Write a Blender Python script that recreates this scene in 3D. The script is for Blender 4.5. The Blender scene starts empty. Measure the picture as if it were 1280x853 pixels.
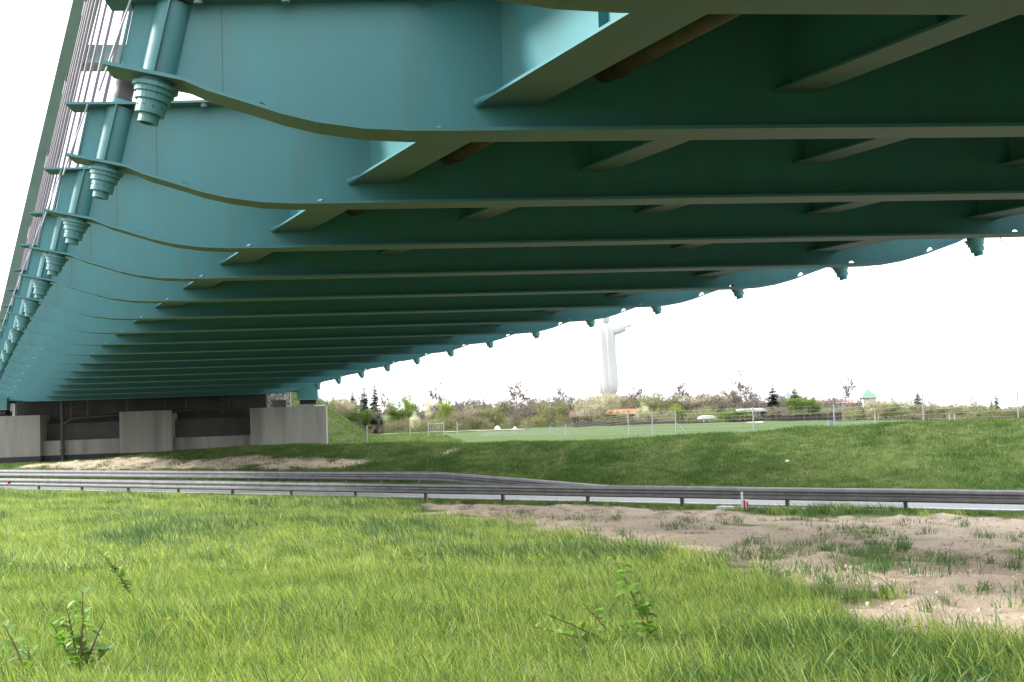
import bpy, math, random
import numpy as np
from mathutils import Vector, Matrix
random.seed(7); RNG = np.random.default_rng(7)
S = bpy.context.scene
COL = S.collection
R = math.radians

# ------------------------------------------------------------------ camera
FPX, PITCH, ROLL, EYE = 1500.0, 0.05548, 0.03463, 3.0094
cam = bpy.data.cameras.new('camera'); co = bpy.data.objects.new('camera', cam); COL.objects.link(co)
cam.sensor_width = 36; cam.lens = FPX / 1280 * 36; cam.clip_start = .05; cam.clip_end = 6000
fw = Vector((0, math.cos(PITCH), math.sin(PITCH))); up0 = Vector((0, -math.sin(PITCH), math.cos(PITCH))); rt0 = Vector((1, 0, 0))
rt = rt0 * math.cos(ROLL) - up0 * math.sin(ROLL); up = rt0 * math.sin(ROLL) + up0 * math.cos(ROLL)
co.matrix_world = Matrix(((rt.x, up.x, -fw.x, 0), (rt.y, up.y, -fw.y, 0), (rt.z, up.z, -fw.z, EYE), (0, 0, 0, 1)))
S.camera = co

# ------------------------------------------------------------------ sky and sun
SUN_EL, SUN_AZ = 31.0, -80.0            # azimuth measured from +Y towards +X (negative: left of the view)
sd = Vector((math.sin(R(SUN_AZ)) * math.cos(R(SUN_EL)), math.cos(R(SUN_AZ)) * math.cos(R(SUN_EL)), math.sin(R(SUN_EL))))
W = bpy.data.worlds.new('World'); S.world = W; W.use_nodes = True
nt = W.node_tree; N = nt.nodes; N.clear()
out = N.new('ShaderNodeOutputWorld'); bg = N.new('ShaderNodeBackground'); sky = N.new('ShaderNodeTexSky')
sky.sky_type = 'NISHITA'; sky.sun_disc = False; sky.sun_elevation = R(SUN_EL); sky.sun_rotation = R(SUN_AZ)
sky.dust_density = 1.0; sky.air_density = 1.0; sky.ozone_density = 1.0
hs = N.new('ShaderNodeHueSaturation'); hs.inputs['Saturation'].default_value = .22
tc = N.new('ShaderNodeTexCoord'); mp = N.new('ShaderNodeMapping'); mp.inputs['Scale'].default_value = (1, 1, 3.5)
nz = N.new('ShaderNodeTexNoise'); nz.inputs['Scale'].default_value = 2.2; nz.inputs['Detail'].default_value = 5
cr = N.new('ShaderNodeMapRange'); cr.inputs[1].default_value = .3; cr.inputs[2].default_value = .75; cr.inputs[3].default_value = .72; cr.inputs[4].default_value = 1.2
mul = N.new('ShaderNodeVectorMath'); mul.operation = 'SCALE'
L = nt.links.new
L(sky.outputs[0], hs.inputs['Color']); L(tc.outputs['Generated'], mp.inputs[0]); L(mp.outputs[0], nz.inputs['Vector'])
mxc = N.new('ShaderNodeMix'); mxc.data_type = 'RGBA'; mxc.inputs[0].default_value = .78; mxc.inputs[7].default_value = (10.4, 10.6, 11.0, 1)   # thin bright cloud cover over the clear sky
L(nz.outputs['Fac'], cr.inputs[0]); L(hs.outputs[0], mxc.inputs[6]); L(mxc.outputs[2], mul.inputs[0]); L(cr.outputs[0], mul.inputs['Scale'])
L(mul.outputs[0], bg.inputs[0]); bg.inputs[1].default_value = .15; L(bg.outputs[0], out.inputs[0])
sl = bpy.data.lights.new('sun', 'SUN'); sl.energy = 4.2; sl.angle = R(13.0); sl.color = (1, .96, .9)
so = bpy.data.objects.new('sun', sl); COL.objects.link(so); so.rotation_euler = sd.to_track_quat('Z', 'Y').to_euler()
S.view_settings.view_transform = 'Standard'; S.view_settings.look = 'None'; S.view_settings.gamma = 1
S.view_settings.exposure = 0.95
S.render.engine = 'CYCLES'
S.cycles.max_bounces = 6; S.cycles.diffuse_bounces = 2; S.cycles.volume_bounces = 1; S.cycles.transparent_max_bounces = 12

# ------------------------------------------------------------------ materials
MATS = {}
def mat(name, col, rough=.7, metal=0, noise=0, nscale=4, col2=None, bump=0, bscale=30, spec=.5, obj_rand=0, trans=0, coord='Object', detail=4, stretch=None, lo=.35, hi=.68, coat=0):
    m = bpy.data.materials.new(name); m.use_nodes = True; t = m.node_tree; n = t.nodes; l = t.links.new
    b = n['Principled BSDF']; o = n['Material Output']
    b.inputs['Roughness'].default_value = rough; b.inputs['Metallic'].default_value = metal; b.inputs['Specular IOR Level'].default_value = spec
    if coat: b.inputs['Coat Weight'].default_value = coat
    c = (*col, 1)
    b.inputs['Base Color'].default_value = c
    src = None
    if noise or col2 or bump:
        tcn = n.new('ShaderNodeTexCoord'); vec = tcn.outputs[coord]
        if stretch:
            mpn = n.new('ShaderNodeMapping'); mpn.inputs['Scale'].default_value = stretch; l(vec, mpn.inputs[0]); vec = mpn.outputs[0]
    if noise or col2:
        c2 = col2 or tuple(x * (1 - noise) for x in col)
        nn = n.new('ShaderNodeTexNoise'); nn.inputs['Scale'].default_value = nscale; nn.inputs['Detail'].default_value = detail; l(vec, nn.inputs['Vector'])
        mr = n.new('ShaderNodeMapRange'); mr.inputs[1].default_value = lo; mr.inputs[2].default_value = hi; l(nn.outputs['Fac'], mr.inputs[0])
        mx = n.new('ShaderNodeMix'); mx.data_type = 'RGBA'; mx.inputs[6].default_value = c; mx.inputs[7].default_value = (*c2, 1)
        l(mr.outputs[0], mx.inputs[0]); src = mx.outputs[2]
    if obj_rand:
        oi = n.new('ShaderNodeObjectInfo'); h = n.new('ShaderNodeHueSaturation')
        m1 = n.new('ShaderNodeMapRange'); m1.inputs[3].default_value = 1 - obj_rand; m1.inputs[4].default_value = 1 + obj_rand; l(oi.outputs['Random'], m1.inputs[0])
        m2 = n.new('ShaderNodeMapRange'); m2.inputs[3].default_value = .5 + obj_rand * .055; m2.inputs[4].default_value = .5 - obj_rand * .055; l(oi.outputs['Random'], m2.inputs[0])
        l(m1.outputs[0], h.inputs['Value']); l(m2.outputs[0], h.inputs['Hue'])
        if src is not None: l(src, h.inputs['Color'])
        else: h.inputs['Color'].default_value = c
        src = h.outputs[0]
    if src is not None: l(src, b.inputs['Base Color'])
    if bump:
        bn = n.new('ShaderNodeTexNoise'); bn.inputs['Scale'].default_value = bscale; bn.inputs['Detail'].default_value = 5; l(vec, bn.inputs['Vector'])
        bb = n.new('ShaderNodeBump'); bb.inputs['Strength'].default_value = bump; bb.inputs['Distance'].default_value = .05; l(bn.outputs['Fac'], bb.inputs['Height']); l(bb.outputs[0], b.inputs['Normal'])
    if trans:
        tr = n.new('ShaderNodeBsdfTranslucent'); tr.inputs[0].default_value = (min(1, col[0] * 1.5), min(1, col[1] * 1.35), col[2] * .7, 1)
        if src is not None:
            g = n.new('ShaderNodeMix'); g.data_type = 'RGBA'; g.blend_type = 'MULTIPLY'; g.inputs[0].default_value = 1; g.inputs[7].default_value = (1.3, 1.4, .7, 1)
            l(src, g.inputs[6]); l(g.outputs[2], tr.inputs[0])
        ms = n.new('ShaderNodeMixShader'); ms.inputs[0].default_value = trans
        l(b.outputs[0], ms.inputs[1]); l(tr.outputs[0], ms.inputs[2]); l(ms.outputs[0], o.inputs['Surface'])
    MATS[name] = m
    return m
TEAL = mat('teal_paint', (.062, .232, .264), rough=.45, noise=.0, col2=(.076, .200, .216), nscale=1.6, bump=.05, bscale=60, spec=.4, detail=7, stretch=(1.4, 1.4, .14))
TEAL2 = mat('bounce_tinted_paint', (.125, .185, .20), rough=.6, col2=(.165, .175, .17), nscale=2.6, bump=.05, bscale=50, spec=.4, detail=6, lo=.45, hi=.8)  # paint with ground bounce mixed into its colour, for the flange undersides
SEAM = mat('weld_seam', (.03, .13, .135), rough=.6)  # dark weld line at the splices of the beam web
BROWN = mat('cast_iron', (.10, .062, .052), rough=.65, noise=.4, nscale=6)
ROD = mat('hanger_steel', (.16, .13, .17), rough=.45, noise=.2, nscale=5)
ARCHM = mat('arch_paint', (.20, .30, .30), rough=.5, noise=.15, nscale=.8)
RUBBER = mat('black_rubber', (.025, .022, .028), rough=.6)
CONC = mat('concrete', (.34, .33, .295), rough=.9, noise=.38, nscale=1.4, bump=.15, bscale=40, detail=8, stretch=(1, 1, .10))
CONC_K = mat('dark_concrete', (.10, .098, .09), rough=.9, noise=.3, nscale=1.1, bump=.15, bscale=30, detail=8, stretch=(1, 1, .35))  # darker concrete of the recessed bearing wall and the back walls
CONC_D = mat('concrete_slab', (.20, .20, .19), rough=.9, noise=.25, nscale=.7, bump=.1)
CONC_R = mat('rough_concrete', (.5, .49, .46), rough=.95, col2=(.16, .15, .13), nscale=9, bump=.4, bscale=18, lo=.42, hi=.56)
BITUM = mat('bitumen', (.028, .028, .032), rough=.7, noise=.3, nscale=3)
PIPE = mat('black_pipe', (.03, .03, .04), rough=.5)
GALV = mat('galvanised_steel', (.245, .245, .255), rough=.5, metal=.5, noise=.25, nscale=3, bump=.05, bscale=25, detail=7)
POSTM = mat('post_steel', (.20, .20, .20), rough=.6, metal=.4, noise=.3, nscale=6)
WHITE = mat('white_plastic', (.8, .8, .78), rough=.5)
RED = mat('red_reflector', (.55, .03, .05), rough=.35)
GREYM = mat('light_grey_metal', (.30, .32, .35), rough=.5, noise=.15)
WIRE = mat('wire', (.30, .31, .33), rough=.5, metal=.3)
STATW = mat('white_statue_render', (.55, .545, .565), rough=.8, noise=.06, nscale=.15)
GOLD = mat('gold_paint', (.75, .5, .2), rough=.4)
STONE = mat('grey_stone', (.30, .28, .26), rough=.95, noise=.4, nscale=.6, bump=.5, bscale=2)
BARK = mat('bark', (.19, .155, .125), rough=.95, noise=.3, nscale=3)
TWIG = mat('bare_twigs', (.25, .215, .19), rough=.95, noise=.25, nscale=1)
DKWOOD = mat('dark_weathered_wood', (.10, .085, .075), rough=.9, noise=.4, nscale=2, stretch=(1, 1, .2))
def leafm(name, c, r=.25, tr=.35): return mat(name, c, rough=.6, col2=tuple(x * .62 for x in c), nscale=.8, obj_rand=.0, trans=tr, spec=.3)
L_GREEN = leafm('spring_leaves', (.16, .24, .06)); L_YEL = leafm('yellow_green_leaves', (.27, .34, .07)); L_OLIVE = leafm('olive_leaves', (.28, .29, .15))
L_WHITE = leafm('white_blossom', (.72, .70, .62)); L_PINK = leafm('pale_pink_blossom', (.55, .49, .42)); L_SPR = mat('spruce_needles', (.028, .045, .032), rough=.8, noise=.4, nscale=1.5)
L_BLUE = mat('blue_spruce_needles', (.055, .08, .085), rough=.8, noise=.3, nscale=1.5); L_BROWN = leafm('budding_twigs', (.34, .30, .21), tr=.15)
GRASS_A = mat('grass_blade', (.285, .365, .10), rough=.5, col2=(.165, .24, .055), nscale=22, detail=1, stretch=(1, 1, .1), obj_rand=.30, trans=.42, spec=.45)
GRASS_L = mat('grass_blade_light', (.45, .51, .20), rough=.42, col2=(.24, .32, .095), nscale=22, detail=1, stretch=(1, 1, .1), obj_rand=.30, trans=.45, spec=.55)
GRASS_B = mat('grass_blade_dark', (.105, .205, .065), rough=.45, col2=(.06, .13, .04), nscale=22, detail=1, stretch=(1, 1, .1), obj_rand=.35, trans=.35, spec=.5)
GRASS_T = mat('turf_blade', (.108, .172, .045), rough=.6, obj_rand=.38, trans=.3, spec=.3)
GRASS_K = mat('turf_blade_dark', (.072, .135, .034), rough=.6, obj_rand=.35, trans=.3, spec=.3)
GRASS_D = mat('dry_stalk', (.30, .26, .15), rough=.7, obj_rand=.3, trans=.2)
WEED = mat('withered_weed', (.13, .095, .07), rough=.9, obj_rand=.3)
WEEDLEAF = mat('weed_leaf', (.21, .36, .08), rough=.38, col2=(.12, .23, .05), nscale=9, trans=.4, spec=.6)
STEM = mat('weed_stem', (.17, .10, .05), rough=.7)

# ------------------------------------------------------------------ mesh helpers
class MB:
    def __init__(s): s.v = []; s.f = []; s.m = []; s.smooth = []
    def add(s, vs, fs, mi=0, sm=False):
        o = len(s.v); s.v.extend([tuple(v) for v in vs]); s.f.extend([tuple(i + o for i in f) for f in fs]); s.m.extend([mi] * len(fs)); s.smooth.extend([sm] * len(fs)); return s
    def box(s, x0, x1, y0, y1, z0, z1, mi=0):
        return s.add([(x0, y0, z0), (x1, y0, z0), (x1, y1, z0), (x0, y1, z0), (x0, y0, z1), (x1, y0, z1), (x1, y1, z1), (x0, y1, z1)],
                     [(0, 3, 2, 1), (4, 5, 6, 7), (0, 1, 5, 4), (1, 2, 6, 5), (2, 3, 7, 6), (3, 0, 4, 7)], mi)
    def tube(s, pts, rad, n=10, mi=0, caps=True, sm=True):
        pts = [Vector(p) for p in pts]; rad = rad if isinstance(rad, (list, tuple)) else [rad] * len(pts)
        vs = []; 
        t0 = (pts[-1] - pts[0]).normalized(); ref = Vector((0, 0, 1)) if abs(t0.z) < .9 else Vector((1, 0, 0))
        for i, p in enumerate(pts):
            a = pts[max(i - 1, 0)]; b = pts[min(i + 1, len(pts) - 1)]; t = (b - a)
            t = t.normalized() if t.length > 1e-9 else t0
            x = t.cross(ref).normalized(); y = t.cross(x)
            for j in range(n):
                an = 2 * math.pi * j / n; vs.append(p + (x * math.cos(an) + y * math.sin(an)) * rad[i])
        fs = [(i * n + j, i * n + (j + 1) % n, (i + 1) * n + (j + 1) % n, (i + 1) * n + j) for i in range(len(pts) - 1) for j in range(n)]
        s.add(vs, fs, mi, sm)
        if caps:
            k = (len(pts) - 1) * n
            s.add([vs[j] for j in range(n)], [tuple(range(n))[::-1]], mi); s.add([vs[k + j] for j in range(n)], [tuple(range(n))], mi)
        return s
    def lathe(s, prof, o, ax, n=20, mi=0):       # prof: (distance along axis, radius)
        o = Vector(o); ax = Vector(ax).normalized(); x = ax.cross(Vector((0, 1, 0))).normalized(); y = ax.cross(x); vs = []
        for t, r in prof:
            for j in range(n):
                an = 2 * math.pi * j / n; vs.append(o + ax * t + (x * math.cos(an) + y * math.sin(an)) * r)
        fs = [(i * n + j, i * n + (j + 1) % n, (i + 1) * n + (j + 1) % n, (i + 1) * n + j) for i in range(len(prof) - 1) for j in range(n)]
        return s.add(vs, fs, mi)
    def prism(s, poly, y0, y1, mi=0):              # poly in x,z extruded along y
        n = len(poly); vs = [(x, y0, z) for x, z in poly] + [(x, y1, z) for x, z in poly]
        return s.add(vs, [tuple(range(n))[::-1], tuple(range(n, 2 * n))] + [(i, (i + 1) % n, n + (i + 1) % n, n + i) for i in range(n)], mi)
    def mesh(s, name, *mats):
        me = bpy.data.meshes.new(name); me.from_pydata(s.v, [], s.f)
        for m in mats: me.materials.append(m)
        if len(mats) > 1: me.polygons.foreach_set('material_index', s.m)
        me.polygons.foreach_set('use_smooth', s.smooth); me.update(); return me
    def build(s, name, mats, parent=None, loc=None, rotz=0, kind=None):
        me = s.mesh(name, *(mats if isinstance(mats, (list, tuple)) else [mats])); return link(name, me, parent, loc, rotz, kind)
def link(name, me, parent=None, loc=None, rotz=0, kind=None):
    o = bpy.data.objects.new(name, me); COL.objects.link(o)
    if parent: o.parent = parent
    if loc is not None: o.location = loc
    if rotz: o.rotation_euler = (0, 0, rotz)
    if kind: o['kind'] = kind
    return o
def thing(name, label, cat, loc=(0, 0, 0), rotz=0, group=None):
    o = bpy.data.objects.new(name, None); COL.objects.link(o); o.location = loc; o.rotation_euler = (0, 0, rotz); o.empty_display_size = .3
    tag(o, label, cat, group); return o
def tag(o, label, cat, group=None):
    o['label'] = label; o['category'] = cat
    if group: o['group'] = group
    return o
def copy_tree(o, parent=None):
    c = o.copy(); COL.objects.link(c); c.parent = parent
    for ch in [q for q in o.children]: copy_tree(ch, c)
    return c
def np_mesh(name, V, F, mats, smooth=False):
    me = bpy.data.meshes.new(name); V = np.asarray(V, 'f'); F = np.asarray(F, 'i'); k = F.shape[1]
    me.vertices.add(len(V)); me.vertices.foreach_set('co', V.ravel()); me.loops.add(F.size); me.loops.foreach_set('vertex_index', F.ravel())
    me.polygons.add(len(F)); me.polygons.foreach_set('loop_start', np.arange(0, F.size, k)); me.polygons.foreach_set('loop_total', np.full(len(F), k))
    me.update(calc_edges=True)
    if smooth: me.polygons.foreach_set('use_smooth', np.ones(len(F), bool))
    for m in mats: me.materials.append(m)
    return me

# ------------------------------------------------------------------ noise and terrain
_T = np.random.default_rng(3).random((256, 256))
def vnoise(x, y, s):
    x = np.asarray(x, float) / s; y = np.asarray(y, float) / s; xi = np.floor(x).astype(int); yi = np.floor(y).astype(int); fx = x - xi; fy = y - yi
    fx = fx * fx * (3 - 2 * fx); fy = fy * fy * (3 - 2 * fy)
    g = lambda a, b: _T[a % 256, b % 256]
    return (g(xi, yi) * (1 - fx) + g(xi + 1, yi) * fx) * (1 - fy) + (g(xi, yi + 1) * (1 - fx) + g(xi + 1, yi + 1) * fx) * fy - .5
def ss(x, a, b):
    t = np.clip((np.asarray(x, float) - a) / (b - a), 0, 1); return t * t * (3 - 2 * t)
P0 = np.array([-5.66, 42.09]); RD = np.array([.809, -.588]); NC = np.array([-.588, -.809])   # near guard rail: foot of its first post, direction, side of the camera
BU = np.array([math.cos(.11383), math.sin(.11383)]); BN = np.array([-BU[1], BU[0]])            # along the cross beams, and across them
def B(k): return np.array([.1429 - 1.78768 * k, 3.6953 + 3.85574 * k, 5.7871 + .051852 * k - .0075786 * k * k])
WID = 18.796
AB = B(17.55); AB2 = B(-11.6)
def ab_uv(x, y): return (x - AB[0]) * BU[0] + (y - AB[1]) * BU[1], (x - AB[0]) * BN[0] + (y - AB[1]) * BN[1]
def hbase(x, y):
    x = np.asarray(x, float); y = np.asarray(y, float)
    d = (x - P0[0]) * NC[0] + (y - P0[1]) * NC[1]; s = (x - P0[0]) * RD[0] + (y - P0[1]) * RD[1]
    near = 1.42 * np.clip((d - .6) / 30., 0, 1.05)
    w = 1.9 + (9 - 1.9) * ss(s, -33, -21)
    u, v = ab_uv(x, y)
    fld = 1.0 - 1.9 * ss(x, 18, 75) * ss(y, 62, 110)
    hb = .72 + .63 * ss(s, -34, -21); w = 1.9 + (7.3 - 1.9) * ss(s, -33, -22); tb = np.clip((-6.5 - d) / w, 0, 1); bank = hb * (.6 * tb + .4 * tb * tb * (3 - 2 * tb))
    bank = bank + (fld - .12 - .2 * (1 - ss(s, -34, -22)) - bank) * ss(-d, 6.5 + w + .3, 6.5 + w + 5)
    crest = 1.30 + .68 * ss(s, -4, 21) + .5 * ss(s, 25, 60)
    tt = np.clip((-6.9 - d) / 6.9, 0, 1); rise = .5 * tt + .5 * tt * tt * (3 - 2 * tt)
    md = crest * rise * ss(s + (d + 7) * -.35, -4.5, 2.5) 
    md = np.where(d < -14.2, fld + (md - fld) * (1 - ss(d, -14.2, -22)), md)
    far = np.maximum(bank, md)
    far = far * (1 - .75 * np.exp(-((s - 1.5 - (d + 8) * .62) / 1.7) ** 2) * ss(-d, 6.6, 7.4) * (1 - ss(-d, 11.0, 14.2)))
    z = np.where(d > 0, near, far)
    z = z - .05 * ss(d, -.3, -.9) * (1 - ss(d, -5.6, -6.3))
    lim = 2.2 - .0145 * y; drop = ss(x / np.maximum(y, 1), .12, .30) * ss(y, 112, 135); z = np.where(z > lim, z + (lim - z) * drop, z)
    # approach embankment behind the abutment
    du = np.maximum(np.maximum(-2.0 - u, u - 15.2), 0); dv = np.maximum(8.5 - v, 0); e = 5.9 - np.sqrt(du * du + dv * dv) / 1.42
    e = e - 60 * ss(v, 60, 120)
    # unseen matching embankment behind the viewpoint, added to block sky light
    u2 = (x - AB2[0]) * BU[0] + (y - AB2[1]) * BU[1]; v2 = -((x - AB2[0]) * BN[0] + (y - AB2[1]) * BN[1])
    du = np.maximum(np.maximum(3.4 - u2, u2 - 21), 0); dv = np.maximum(3.0 - v2, 0); e2 = 5.9 - np.sqrt(du * du + dv * dv) / 1.42 - 60 * ss(v2, 60, 120)
    return np.maximum(np.maximum(z, np.where(v > -3, e, -99)), np.where(v2 > -9, e2, -99))
def hgt(x, y):
    d = (np.asarray(x) - P0[0]) * NC[0] + (np.asarray(y) - P0[1]) * NC[1]
    rough = 1 - ss(d, .2, -.8) * (1 - ss(d, -6.0, -7.2))
    return hbase(x, y) + rough * (.10 * vnoise(x, y, 2.3) + .05 * vnoise(x, y, .8))
def pixray(px, py):
    X = px - 640; Y = py - 426.5; c, s = math.cos(ROLL), math.sin(ROLL); a = X * c - Y * s; b = X * s + Y * c
    v = (a / FPX, 1, -b / FPX); cp, sp = math.cos(PITCH), math.sin(PITCH)
    return np.array([v[0], v[1] * cp - v[2] * sp, v[1] * sp + v[2] * cp])
def ground_hit(px, py, tmax=400):                  # where the line of sight first meets the ground
    v = pixray(px, py); t = 3.
    while t < tmax:
        P = v * t; 
        if EYE + P[2] < float(hbase(P[0], P[1])): break
        t *= 1.004
    return v[0] * t, v[1] * t
def at(px, Y):                                     # x coordinate of a column of the view at distance Y
    v = pixray(px, 515); return v[0] / v[1] * Y
def in_poly(x, y, poly):
    c = np.zeros(np.shape(x), bool); n = len(poly)
    for i in range(n):
        x0, y0 = poly[i]; x1, y1 = poly[(i + 1) % n]
        cond = ((y0 > y) != (y1 > y)) & (x < (x1 - x0) * (y - y0) / ((y1 - y0) + 1e-12) + x0); c ^= cond
    return c
SANDP = [ground_hit(*p) for p in [(505, 632), (600, 632), (760, 635), (900, 641), (1290, 649), (1420, 654), (1500, 815), (1290, 798), (1180, 775), (1080, 757), (990, 738), (920, 716), (870, 700), (760, 672), (640, 655), (560, 648)]]
SAND2 = [ground_hit(*p) for p in [(25, 586), (60, 577), (200, 574), (330, 571), (420, 572), (470, 578), (430, 587.5), (200, 587.5), (25, 587.5)]]
SAND3 = [ground_hit(*p) for p in [(540, 562), (572, 561), (578, 569), (556, 573), (548, 586), (536, 587), (538, 573)]]
def sandmask(x, y):
    wx = x + 1.6 * vnoise(x, y, 1.7) + .7 * vnoise(x + 40, y, .5); wy = y + 2.2 * vnoise(x + 90, y + 7, 2.1) + .8 * vnoise(x, y + 33, .5)
    m = in_poly(wx, wy, SANDP) | in_poly(x + .5 * vnoise(x, y, .6), y + .5 * vnoise(y, x, .6), SAND2) | (in_poly(x + 1.2 * vnoise(x, y, .9), y + 1.5 * vnoise(y, x, .9), SAND3) & (vnoise(x + 3, y, .8) > -.05))
    m &= vnoise(x, y, 1.1) + .6 * vnoise(x + 5, y + 5, .4) > -.50
    return m.astype(float)
def axis(a, b, step, far, g=1.14):
    c = list(np.arange(a, b + step, step)); st = step; v = c[-1]
    while v < far: st *= g; v += st; c.append(v)
    st = step; v = a
    while v > -far: st *= g; v -= st; c.insert(0, v)
    return np.array(c)
xs = axis(-42, 40, .26, 2600); ys = axis(-2, 84, .26, 2600)
GX, GY = np.meshgrid(xs, ys); Z = hgt(GX, GY); SM = sandmask(GX, GY)
for _ in range(1): SM[1:-1, 1:-1] = (SM[1:-1, 1:-1] * 2 + SM[:-2, 1:-1] + SM[2:, 1:-1] + SM[1:-1, :-2] + SM[1:-1, 2:]) / 6
Z = Z + SM * (.15 * vnoise(GX, GY, .6) + .10 * vnoise(GX, GY, .3) - .02)
nx, ny = len(xs), len(ys); idx = np.arange(nx * ny).reshape(ny, nx)
F = np.stack([idx[:-1, :-1], idx[:-1, 1:], idx[1:, 1:], idx[1:, :-1]], -1).reshape(-1, 4)
GM = bpy.data.materials.new('ground'); GM.use_nodes = True
def ground_nodes():
    t = GM.node_tree; n = t.nodes; l = t.links.new; b = n['Principled BSDF']; b.inputs['Roughness'].default_value = .95; b.inputs['Specular IOR Level'].default_value = .2
    tcn = n.new('ShaderNodeTexCoord'); at_ = n.new('ShaderNodeAttribute'); at_.attribute_name = 'sand'
    def noise(sc, det=5, rough=.6):
        q = n.new('ShaderNodeTexNoise'); q.inputs['Scale'].default_value = sc; q.inputs['Detail'].default_value = det; q.inputs['Roughness'].default_value = rough; l(tcn.outputs['Object'], q.inputs['Vector']); return q.outputs['Fac']
    def ramp(f, *st):
        r = n.new('ShaderNodeValToRGB'); e = r.color_ramp.elements
        while len(e) < len(st): e.new(.5)
        for k, (p, c) in enumerate(st): e[k].position = p; e[k].color = (*c, 1)
        l(f, r.inputs[0]); return r.outputs[0]
    def mix(f, a, b_, mode='MIX'):
        m = n.new('ShaderNodeMix'); m.data_type = 'RGBA'; m.blend_type = mode
        for s_, v in ((0, f), (6, a), (7, b_)):
            if isinstance(v, (int, float)): m.inputs[s_].default_value = v
            elif isinstance(v, tuple): m.inputs[s_].default_value = (*v, 1)
            else: l(v, m.inputs[s_])
        return m.outputs[2]
    g1 = ramp(noise(.9, 8), (.3, (.048, .085, .022)), (.5, (.08, .125, .034)), (.7, (.12, .148, .05)))
    g2 = ramp(noise(6, 8, .75), (.35, (.05, .08, .02)), (.5, (.10, .145, .036)), (.68, (.16, .155, .075)))
    grass = mix(.55, g1, g2)
    s1 = ramp(noise(1.3, 8, .65), (.3, (.46, .37, .27)), (.5, (.61, .505, .38)), (.7, (.68, .58, .455)))
    s2 = ramp(noise(9, 8, .75), (.32, (.24, .17, .125)), (.45, (.58, .46, .36)), (.7, (.70, .60, .48)))
    sand = mix(.5, s1, s2)
    a2 = n.new('ShaderNodeAttribute'); a2.attribute_name = 'crop'
    crop = mix(.5, ramp(noise(.12, 6), (.35, (.062, .105, .03)), (.65, (.09, .14, .045))), ramp(noise(2.5, 8, .7), (.35, (.05, .09, .024)), (.65, (.11, .155, .055))))
    c = mix(at_.outputs['Fac'], mix(a2.outputs['Fac'], grass, crop), sand)
    l(c, b.inputs['Base Color'])
    bp = n.new('ShaderNodeBump'); bp.inputs['Strength'].default_value = .8; bp.inputs['Distance'].default_value = .08; l(noise(14, 8, .7), bp.inputs['Height']); l(bp.outputs[0], b.inputs['Normal'])
ground_nodes()
me = np_mesh('ground', np.stack([GX.ravel(), GY.ravel(), Z.ravel()], -1), F, [GM], True)
a = me.attributes.new('sand', 'FLOAT', 'POINT'); a.data.foreach_set('value', SM.ravel().astype('f'))
DG = (GX - P0[0]) * NC[0] + (GY - P0[1]) * NC[1]; UG, VG = ab_uv(GX, GY); CM = ss(-DG, 16.5, 20) * (1 - ((UG < 24.5) & (VG > -3)))
a = me.attributes.new('crop', 'FLOAT', 'POINT'); a.data.foreach_set('value', CM.ravel().astype('f'))
link('ground', me, kind='structure')

# ------------------------------------------------------------------ road
def rp(s, d, z=0): return (P0[0] + RD[0] * s + NC[0] * d, P0[1] + RD[1] * s + NC[1] * d, z)
ASPH = mat('asphalt', (.27, .275, .295), rough=.6, col2=(.22, .225, .24), nscale=.6, bump=.2, bscale=60, detail=9)
def strip(name, d0, d1, z, m, s0=-150, s1=150, step=5, thick=0, kind=None, parent=None):
    b = MB(); n = int((s1 - s0) / step)
    for i in range(n):
        a_, c_ = s0 + i * step, s0 + (i + 1) * step
        b.add([rp(a_, d0, z), rp(c_, d0, z), rp(c_, d1, z), rp(a_, d1, z)], [(0, 1, 2, 3)])
        if thick: b.add([rp(a_, d0, z), rp(c_, d0, z), rp(c_, d0, z - thick), rp(a_, d0, z - thick)], [(3, 2, 1, 0)]); b.add([rp(a_, d1, z), rp(c_, d1, z), rp(c_, d1, z - thick), rp(a_, d1, z - thick)], [(0, 1, 2, 3)])
    return b.build(name, m, kind=kind, parent=parent)
strip('road', -.95, -6.05, .012, ASPH, thick=.2, kind='structure')
LINE = mat('road_paint', (.72, .72, .70), rough=.7, noise=.25, nscale=4)
strip('road_edge_line', -1.12, -1.30, .017, LINE, kind='structure'); strip('road_edge_line', -5.68, -5.86, .017, LINE, kind='structure')
b = MB()
for i in range(-16, 17): b.add([rp(i * 8, -3.43, .017), rp(i * 8 + 3.2, -3.43, .017), rp(i * 8 + 3.2, -3.55, .017), rp(i * 8, -3.55, .017)], [(0, 1, 2, 3)])
b.build('road_centre_line', LINE, kind='structure')

# ------------------------------------------------------------------ bridge
bridge = thing('arch_bridge', 'teal steel arch bridge seen from below, with curved cross beams and stepped hanger anchors', 'bridge')
K0, K1 = -11, 17
TILT = .233
def edge_prof(u):                                   # underside of the cross beam above the anchor tip, left half
    P = [(-.36, .545), (-.05, .478), (.38, .385), (.6, .285), (1.05, .14), (1.28, .06), (1.62, -.025), (2.05, -.09), (2.5, -.115), (2.95, -.12), (WID / 2, -.12)]
    us = [p[0] for p in P]; zs = [p[1] for p in P]; return float(np.interp(u, us, zs))
def prof(u): return edge_prof(min(u, WID - u))
def topz(u): uu = min(u, WID - u); return 1.17 + .18 * np.clip((uu - .5) / (WID / 2 - .5), 0, 1)
us = [-.30, -.05, .2, .38, .6, .85, 1.05, 1.28, 1.45, 1.62, 1.85, 2.05, 2.5, 2.95, 4, 6, WID / 2]; us = us + [WID - u for u in us[::-1][1:]]
COPES = [1.09, 2.8, WID - 2.8, WID - 1.09]
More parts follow.
